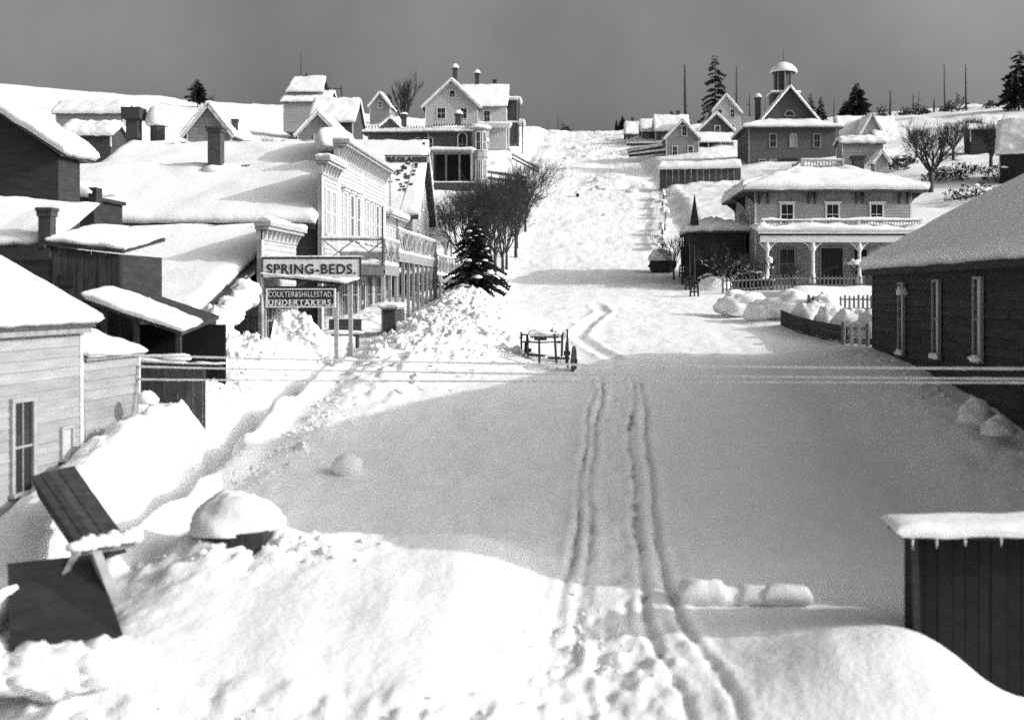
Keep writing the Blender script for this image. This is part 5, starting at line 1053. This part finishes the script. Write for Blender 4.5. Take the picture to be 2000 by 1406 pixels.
# bare trees in a row up the left kerb: three growths, copied
g = 'bare trees in a row up the left kerb'
T = [bare_tree('bare_tree','nearest bare tree of the kerb row, rising right behind the dark fir',(-6.5,74,gz(-6.5,74)),7.8,.6,11,g,5,.2,7,twr=.011),
     bare_tree('bare_tree','second bare tree of the kerb row counting up from the fir',(-6.3,80,gz(-6.3,80)),8.2,.62,12,g,5,.22,7,twr=.011),
     bare_tree('bare_tree','third bare tree of the kerb row counting up from the fir',(-6.2,86,gz(-6.2,86)),8.0,.58,13,g,5,.2,7,twr=.011)]
ordn = ['fourth','fifth','sixth','seventh']
for i,(x,y,s) in enumerate(((-6.3,92.0,.9),(-6.0,99.5,1.12),(-6.2,105,.86),(-5.9,114,1.05))):
    dup(T[i%3],(x,y,gz(x,y)),1.3*i+.7,ordn[i]+' bare tree of the kerb row counting up from the fir'+(', farthest' if i == 3 else ''),g,s)
for i,(x,y,s,l) in enumerate(((-8.9,82,.95,'bare garden tree between the fir and the low corner porch'),(-8.6,93,1.0,'bare garden tree just left of the third kerb tree'),(-8.4,101,1.0,'bare garden tree just left of the fifth kerb tree'),(-11.0,90,.8,'bare garden tree left of the kerb row, nearest the gabled store'),(-10.6,101,.85,'bare garden tree in the middle of the lot below the mansion porch'),(-8.8,110,.85,'bare garden tree close behind the kerb row below the mansion porch'))):
    dup(T[(i+1)%3],(x,y,gz(x,y)),2.1*i+.4,l,'bare garden trees below the mansion',s)
bare_tree('bare_tree','bushy bare tree standing alone on the left skyline beside the tiny gable',(P(790,0,165).x,165,gz(P(790,0,165).x,165)+2.6),9.4,.42,21,None,4,.25,8,.3,.5,twr=.035)
for i,(px,Y,h,sp,l) in enumerate(((1046,168,4.2,.5,'bare shrub by the road below the white hilltop house'),(1058,152,3.4,.55,'dense bare shrub at the road edge, right of the snow-ridged fence'),(1036,140,3.0,.6,'low bare shrub in the snow under the snow-ridged fence'),(1050,131,2.8,.6,'spreading bare shrub at the top of the kerb row'))):
    x = P(px,0,Y).x; bare_tree('bare_shrub',l,(x,Y,gz(x,Y)-.3),h,sp,30+i,'bare shrubs left of the hill road',3,.08,8,.05,.3,cat='shrub',twr=.012)
for i,(px,Y,h,l) in enumerate(((525,128,3.6,'frosted shrub left of the small grey gable-end house'),(548,127,3.2,'smaller frosted shrub touching the small grey gable-end house'),(690,126,3.0,'frosted shrub right of the small grey gable-end house'))):
    x = P(px,0,Y).x; bare_tree('bare_shrub',l,(x,Y,gz(x,Y)+(1.5 if i < 2 else 2)),h,.7,40+i,'frosted shrubs round the small grey house',4,.06,8,.05,.2,cat='shrub',twr=.012,snowy=True)
# right-hand yard
x = P(1316,0,86).x; bare_tree('bare_tree','small fan-shaped bare tree by the snow-capped shrub at the right kerb',(x,86,gz(x,86)),4.2,.5,51,None,4,.22,7,.07,.3,twr=.012)
x = P(1420,0,76).x
for i,(px,Y,h,l) in enumerate(((1402,77.2,4.0,'tangled dark yard tree in front of the low wing'),(1440,76,3.6,'tangled snow-flecked yard tree between low wing and first veranda column'))):
    x = P(px,0,Y).x; bare_tree('yard_tree',l,(x,Y,gz(x,Y)-.1),h,.8,55+i,'tangled yard trees before the veranda house',5,.15,6,.12,.1,cat='bare tree',twr=.012,snowy=True)
x = P(1552,0,73.5).x; bare_tree('yard_tree','gnarled little tree with a bent snow-covered bough before the veranda door',(x,73.5,gz(x,73.5)),2.6,.95,61,None,3,.35,4,.12,.05,twr=.02,snowy=True)
x = P(1507,0,73.5).x; t = bare_tree('yard_tree','slim young tree holding a white lump of snow left of the veranda door',(x,73.5,gz(x,73.5)),2.7,.6,62,None,3,.5,4,.07,.2,twr=.014,snowy=True)
MB().lump((-.1,0,1.9),.2,.18,.32,3,12,8,.3).build('snow_clump','snow',t,True)
x = P(1668,0,72.5).x; t = bare_tree('yard_tree','slim young tree with a spray of snow by the third veranda column',(x,72.5,gz(x,72.5)),2.5,.7,63,None,3,.55,6,.06,.2,twr=.016,snowy=True)
MB().lump((.1,0,1.75),.5,.3,.25,5,14,9,.5,2.4).build('snow_clump','snow',t,True)
BT = bare_tree('bare_tree','large dark dense bare tree right of the veranda house roof',(P(1818,0,118).x,118,gz(P(1818,0,118).x,118)-.2),8.6,.62,71,None,5,.3,7,.26,.12,twr=.016)
g2 = 'bare trees on the right slope'; BT['group'] = g2
for px,Y,s,rz,l in ((1935,132,.85,1.,'dark bare tree above the black building roof near the right edge'),(1975,126,.8,2.2,'dark bare tree cut by the right edge above the black building roof'),(1862,146,.75,3.,'smaller bare tree behind the large dark dense one'),(1900,158,.7,4.1,'small bare tree beside the long garden shed'),(1790,150,.6,5.,'small bare tree between the cross-gabled house and the large dark dense tree')):
    x = P(px,0,Y).x; dup(BT,(x,Y,gz(x,Y)-.2),rz,l,g2,s)
for i,(px,py,Y,rx,rz_,l) in enumerate(((1740,300,142,2.2,1.4,'round dark bush beside the snowy hut'),(1765,296,146,1.8,1.2,'second dark bush beside the snowy hut, farther right'),(1880,318,130,3.,1.5,'wide dark brush heap below the garden shed'),(1800,435,88,1.6,1.5,'dark bush at the right corner of the veranda house'),(1965,322,122,2.6,2.2,'dark thicket at the right edge above the black building'),(1905,340,112,3.2,1.7,'broad dark thicket under the right-hand bare trees'),(1845,325,126,2.6,1.6,'dark bush at the foot of the large dense bare tree'),(1405,535,77.5,1.3,1.5,'dark shrub in front of the low wing, nearest the tree guards'),(1440,530,77.8,1.5,1.9,'tall dark shrub against the low wing wall'),(1480,548,76.6,1.1,1.2,'dark shrub at the first veranda column'))):
    q = P(px,py,Y); t = thing('dark_bush',l,'bush',(q.x,Y,gz(q.x,Y)),0,'dark bushes on the right slope' if Y > 80 else 'dark shrubs before the low wing'); m = MB(); rnd = random.Random(i)
    for k in range(420):
        an = rnd.uniform(0,6.283); r_ = rnd.random()**.5; zz = rz_*rnd.random()*(1.15-r_*.7); b = Vector((rx*r_*math.cos(an),rx*.7*r_*math.sin(an),zz)); d = Vector((rnd.uniform(-1,1),rnd.uniform(-1,1),rnd.uniform(0,1)))*.45; s = Vector((rnd.uniform(-1,1),rnd.uniform(-1,1),rnd.uniform(-1,1)))*.2
        m.add([b,b+d,b+s],[(0,1,2)])
    m.build('foliage','needle',t); sn = MB()
    for k in range(10): an = rnd.uniform(0,6.28); r_ = rnd.random()**.5*.9; sn.lump((rx*r_*math.cos(an),rx*.7*r_*math.sin(an),rz_*(1.05-r_*.6)),.35,.3,.14,k,9,6,.4)
    tag(sn.build('snow_patch','snow',t,True),kind='stuff')
# skyline trees
def skyx(px,Y): x = P(px,0,Y).x; return (x,Y,gz(x,Y)-.3)
sk = 'dark conifers along the skyline'
conifer('conifer','tall ragged spire of a conifer right behind the tall white house on the skyline',skyx(1397,262),17.5,3.0,81,sk,'conifer',1.,.1,.35,0,5,.5,.5)
conifer('conifer','dense broad conifer on the skyline right of the cupola building',skyx(1674,268),9.5,3.0,82,sk,'conifer',1.1,.06,.1,0,5,.4,.35)
conifer('conifer','narrow dark conifer just right of the cupola building gable',skyx(1603,270),6.6,1.2,83,sk,'conifer',.9,.05,.2,0,4)
conifer('conifer','narrow conifer, left of a pair, just right of the cupola building gable',skyx(1583,275),7.2,1.3,84,sk,'conifer',.9,.05,.3,0,4)
conifer('conifer','short conifer at the left side of the dense broad one',skyx(1652,272),5.5,1.7,85,sk,'conifer',.9,.05,.2,0,4)
conifer('conifer','tiny fir with a thin pole top above the snow-roofed houses right of the crest',skyx(1311,290),4.5,1.5,86,sk,'conifer',.8,.05,.1,0,4)
conifer('conifer','dark conifer cut by the right edge on the skyline',skyx(1990,240),13,4.0,87,sk,'conifer',.9,.1,.25,0,5)
conifer('conifer','stubby dark evergreen at the road crest, right of the two',skyx(1216,296),4.0,1.0,88,sk,'conifer',1.2,.02,0,0,4)
conifer('conifer','thin dark stub at the road crest, left of the two',skyx(1204,296),3.2,.45,89,sk,'conifer',1.2,.02,0,0,4)
t = conifer('evergreen_tree','lone shaggy dark tree on the left skyline with a leaning top',skyx(386,250),6.6,1.9,90,None,'tree',1.2,.25,.1,0,5,.2,.5)
q = skyx(412,245); t = bare_tree('snow_laden_sapling','little snow-laden sapling on the left skyline just right of the lone dark tree',q,4.2,.5,91,None,3,.3,5,.1,.2,cat='tree',twr=.03,snowy=True)
def snag(px,Y,h,r,l,seed,stubs=10):
    rnd = random.Random(seed); x,y,z = skyx(px,Y); t = thing('dead_trunk',l,'dead tree',(x,y,z),0,'bare dead trunks along the skyline'); m = MB(); k = rnd.uniform(-.02,.02)
    m.tube([(0,0,-.5),(k*h,0,h*.5),(k*h*1.4,0,h)],[r,r*.7,r*.35],7); m.build('trunk','bark',t,True); b = MB()
    for i in range(stubs): zz = rnd.uniform(.25,.97)*h; an = rnd.uniform(0,6.28); L = rnd.uniform(.3,1.1); b.tube([(k*zz,0,zz),(k*zz+math.cos(an)*L,math.sin(an)*L,zz-.1*L)],[.06,.03],4)
    if stubs: tag(b.build('branch_stubs','bark',t),kind='stuff')
for i,(px,Y,h,r,l,st) in enumerate(((1340,250,15.2,.42,'tallest bare dead trunk, standing behind the cottage roof',14),(1438,262,14.2,.3,'tall thin dead trunk right of the ragged conifer spire',18),(1465,262,7.5,.22,'short dead trunk just left of the cupola building gable',8),(1493,262,6.5,.12,'thin dead trunk touching the left rake of the cupola building',4),(1628,268,5.5,.15,'thin dead trunk right of the narrow conifer pair',4),(1738,262,7.0,.32,'stout dead trunk on the skyline right of the dense broad conifer',6),(1783,258,5.2,.2,'short dead trunk, left of two, over the dark brush',4),(1795,258,6.0,.14,'thin dead trunk, right of two, over the dark brush',4),(1846,262,11.5,.22,'tall faint dead trunk right of the pole-like short pair',8),(1887,262,11.,.26,'tall faint dead trunk above the bright snow-capped shed',8),(1824,262,3.5,.3,'stump-like dead trunk with a knob on the right skyline',3),(1233,296,4.2,.1,'lone thin pole-like trunk over the houses right of the crest',2),(1090,296,5.0,.12,'thin trunk, tallest of the clump at the left of the road crest',6),(1098,298,3.8,.12,'second thin trunk at the left of the road crest',5),(1070,290,3.0,.1,'short thin trunk at the left of the road crest',4))): snag(px,Y,h,r,l,100+i,st)
m = MB(); rnd = random.Random(3)
for i in range(1500):
    c_, s_, k_ = rnd.choice(((1768,7,1.),(1790,9,1.3),(1806,6,.8),(1852,9,1.1),(1872,13,1.9),(1722,8,1.2),(1934,6,.7),(1964,9,1.5),(1104,5,1.))); px = rnd.gauss(c_,s_); k_ *= math.exp(-.5*((px-c_)/s_)**2)+.15; Y = rnd.uniform(258,275) if px > 1200 else rnd.uniform(294,300); x = P(px,0,Y).x; z = gz(x,Y); hh = rnd.uniform(.2,2.2)*k_; b = Vector((x,Y,z+hh*rnd.random())); d = Vector((rnd.uniform(-1,1),0,rnd.uniform(.3,1)))*.7; s = Vector((rnd.uniform(-.5,.5),rnd.uniform(-.4,.4),rnd.uniform(-.3,.5)))
    m.add([b,b+d,b+s],[(0,1,2)])
o = m.build('undergrowth','needle'); tag(o,'dark scrub along the skyline','scrub',kind='stuff')
# ------------------------------------------------------------------ wagon in the street
t = thing('stake_wagon','dark stake wagon stuck half buried in the snow in the middle of the street','wagon',(0,0,0))
def wp(px,py,Y): return P(px,py,Y)
def stick(name,a,b,w_,mat='dark_wood'): m = MB(); m.bar(a,b,w_); return m.build(name,mat,t)
Yn, Yf_ = 41.0, 43.4
stick('stake',wp(1018.5,686,Yf_),wp(1018,648,Yf_),.07); stick('stake',wp(1053.5,712,Yn),wp(1053,662,Yn),.08); stick('stake',wp(1087,713,Yn),wp(1083,652,Yn),.085); stick('stake',wp(1097,696,Yf_),wp(1098.5,649,Yf_),.09); stick('stake',wp(1109,718,40.3),wp(1108,643,40.3),.07)
stick('rail',wp(1019,653.5,Yf_),wp(1095,654.5,Yf_),.06); stick('rail',wp(1018,667,Yf_),wp(1056,669,Yn),.06); stick('rail',wp(1056,669,Yn),wp(1097,667,Yf_),.05); stick('axle',wp(1030,692,42.5),wp(1064,695,42.),.08); stick('axle',wp(1070,699,41.),wp(1112,700,40.6),.08)
a, b = wp(1041,657,42.2), wp(1079,655.5,42.2); stick('bolster',a,b,.12); stick('bolster',wp(1043,662,41.7),wp(1068,662,41.7),.1)
bd = stick('side_board',wp(1030,655,43.),wp(1029,690,43.),.09); stick('side_board',wp(1026,668,42.9),wp(1025,692,42.9),.06)
for px,py in ((1045,648.5),(1077.5,647.5),(1085,650.5)): q = wp(px,py,42.2); m = MB(); m.lump(tuple(q),.075,.07,.075,1,8,6,.1,1,-1); m.build('bolster_knob','iron',t,True)
q = wp(1091,668,42); m = MB(); m.lump(tuple(q),.12,.1,.05,1,8,6,.1,1,-1); m.build('seat_block','iron',t,True)
m = MB(); a_, b_ = wp(1038,655,43.2), wp(1092,656,43.2); sn_ = snow(t,(a_.x,42.1,a_.z),(b_.x,42.1,a_.z),(b_.x,43.3,a_.z+.05),(a_.x,43.3,a_.z+.05),.18,4,10,rough=.8)
m = MB(); m.box(a_.x,b_.x,42.1,43.3,a_.z-.06,a_.z-.004); m.build('bed','dark_wood',t)
def wheel(c,r,rz,tilt=0):
    w_ = MB(); n = 20
    for i in range(n):
        a0, a1 = 6.2832*i/n, 6.2832*(i+1)/n; f = lambda a,rr,x: (x,math.cos(a)*rr,math.sin(a)*rr)
        w_.prism([f(a0,r-.07,-.035),f(a0,r,-.035),f(a1,r,-.035),f(a1,r-.07,-.035)],(.07,0,0))
    o = w_.build('wheel','dark_wood',t); o.location = c; o.rotation_euler = (0,tilt,rz); h = MB(); h.tube([(-.12,0,0),(.12,0,0)],[.09,.08],10); h.build('hub','iron',o)
    for i in range(12): a = 6.2832*i/12; s = MB(); s.bar((0,math.cos(a)*.06,math.sin(a)*.06),(0,math.cos(a)*(r-.05),math.sin(a)*(r-.05)),.045); s.build('spoke','dark_wood',o)
    return o
wheel(wp(1121,706,40.2),.56,R(-7)); wheel(wp(1107.5,690,42.4),.48,R(-4)); wheel(wp(1031,684,42.6),.48,R(3))
# ------------------------------------------------------------------ snow-coated wires across the street
wg = 'snow-coated telegraph wires across the street'
def wire(a,b,sag,r0,rm,r1,l,seed):
    a = Vector(a); b = Vector(b); n = 150; pts = []; rr = []
    for i in range(n+1):
        u = i/n; p = a.lerp(b,u); p.z -= sag*4*u*(1-u); pts.append(p); q = (r0*(1-u/.3) if u < .3 else 0)+(r1*((u-.45)/.55) if u > .45 else 0); rr.append(max(rm,q)*(1+.35*mnoise.noise(Vector((u*60,seed,0)))))
    tag(MB().tube(pts,rr,6).build('telegraph_wire','wire',None,True),l,'wire',wg)
e = (10.75,22)
wire(P(163,691,26.25),P(2214,720.5,22.0),.08,.032,.025,.044,'highest of the snow-coated wires, starting at the white house corner board',1)
wire(P(268,716,28.6),P(2214,741,22.0),.05,.032,.023,.038,'second snow-coated wire from the top, crossing below the wagon wheels',2)
wire(P(268,741,28.6),P(2214,747,22.0),.02,.03,.022,.04,'lowest of the snow-coated wires, nearly touching the second at the right',3)
# ------------------------------------------------------------------ lumps on the hill road, drifted fence posts
def hz(px,py):      # distance at which the hill road shows at row py
    Ys = np.linspace(84,300,1200); X_ = (px-CX)/FPX*Ys; r = CY-H(X_,Ys,False)/Ys*FPX; k = np.argmin(np.abs(r-py)); return float(Ys[k])
hl = 'lumps of snow scattered on the hill road'
Y = hz(1128,381); x = P(1128,0,Y).x; t = thing('snow_capped_box','small dark box with a white cap of snow alone on the hill road','box',(x,Y,gz(x,Y))); m = MB(); m.box(-.22,.22,-.22,.22,-.3,.42); m.build('box','black_wood',t); MB().lump((0,0,.5),.36,.34,.3,3,14,9,.15).build('snow_cap','snow',t,True)
for i,(px,py,r,l) in enumerate(((1158,371,.4,'left one of the heap of lumps beside the small dark box'),(1172,369,.9,'largest lump of the heap right of the small dark box'),(1184,371,.45,'right one of the heap of lumps beside the small dark box'),(1168,352,.8,'broad lump on the hill road just above the heap by the dark box'),(1107,309,.7,'lump high on the hill road, left of three in a line'),(1144,307,.6,'lump high on the hill road, middle of three in a line'),(1196,304,.6,'lump high on the hill road, right of three in a line'),(1125,291,.8,'long lump on the hill road above the line of three'),(1144,290,.6,'small lump beside the long lump above the line of three'),(1192,266,.7,'highest lump on the hill road near the crest'),(1182,424,.4,'lowest lump on the hill road, well below the dark box'),(1236,377,.9,'lump by the drifted fence right of the hill road'))):
    Y = hz(px,py); x = P(px,0,Y).x; tag(MB().lump((x,Y,gz(x,Y)+.05),r,r*.8,r*.6,i+5,14,9,.4,1.8,-.5).build('snow_lump','snow',None,True),l,'snow lump',hl)
t = thing('drifted_fence','snow-plastered fence line climbing the right edge of the hill road','fence',(0,0,0))
YF = [104,107,113,116,124,127,131,139,142]
for i in range(9):
    Y = YF[i]; x = 7.3+.076*(Y-104)+.2*math.sin(i*5); z = gz(x,Y); m = MB(); m.box(x-.08,x+.08,Y-.08,Y+.08,z-.6,z+1.0); p_ = m.build('post','dark_wood',t); MB().lump((x-.1,Y,z+.75),.45+.2*math.sin(i*2.3),.9,.4+.2*math.sin(i*3.7),i+60,14,9,.5).build('snow_cap','snow',p_,True)
    if i < 8: Y2 = YF[i+1]; x2 = 7.3+.076*(Y2-104)+.2*math.sin(i*5+5); m = MB(); m.bar((x,Y,z+.7),(x2,Y2,gz(x2,Y2)+.7),.06,.3); m.build('rail','dark_wood',t)
# ------------------------------------------------------------------ broken snow thrown on the banks
def chunks():
    rnd = np.random.RandomState(5); ico = [(0,0,1),(.894,0,.447),(.276,.851,.447),(-.724,.526,.447),(-.724,-.526,.447),(.276,-.851,.447),(.724,.526,-.447),(-.276,.851,-.447),(-.894,0,-.447),(-.276,-.851,-.447),(.724,-.526,-.447),(0,0,-1)]
    fc = [(0,1,2),(0,2,3),(0,3,4),(0,4,5),(0,5,1),(1,6,2),(2,7,3),(3,8,4),(4,9,5),(5,10,1),(6,7,2),(7,8,3),(8,9,4),(9,10,5),(10,6,1),(11,7,6),(11,8,7),(11,9,8),(11,10,9),(11,6,10)]
    ico = np.array(ico); pts = []
    for n,(cx,cy,sx,sy,smin,smax) in ((1100,(-5.5,47.5,1.3,5.5,.04,.22)),(260,(-3.8,43.8,.7,2,.04,.18)),(360,(-10.6,35,.6,2.4,.04,.2)),(160,(-7.4,29,.35,3,.03,.12)),(110,(-5.9,20.5,1.0,.35,.02,.1)),(60,(-3,15.6,2.6,.3,.02,.07)),(90,(.1,18.6,.5,.8,.015,.05)),(70,(10.0,34,.3,5,.04,.14)),(360,(-6.2,58,.9,4,.04,.18))):
        p = rnd.normal(size=(n,2))*[sx,sy]+[cx,cy]; s = smin*(smax/smin)**(rnd.rand(n)**2.2); pts.append(np.c_[p,s])
    pts = np.concatenate(pts); z = H(pts[:,0],pts[:,1]); n = len(pts)
    v = ico[None]*(1+.9*(rnd.rand(n,12,1)-.5)); v = v*(rnd.rand(n,1,3)*.9+.5); v = v*pts[:,2][:,None,None]; v[:,:,0] += pts[:,0][:,None]; v[:,:,1] += pts[:,1][:,None]; v[:,:,2] += (z+pts[:,2]*.1)[:,None]
    f = np.array(fc)[None]+(np.arange(n)*12)[:,None,None]; me = bpy.data.meshes.new('snow_rubble'); me.from_pydata(v.reshape(-1,3).tolist(),[],f.reshape(-1,3).tolist()); me.materials.append(M['snow']); o = bpy.data.objects.new('snow_rubble',me); COL.objects.link(o); tag(o,'broken lumps of snow thrown up on the street banks','snow',kind='stuff')
chunks()
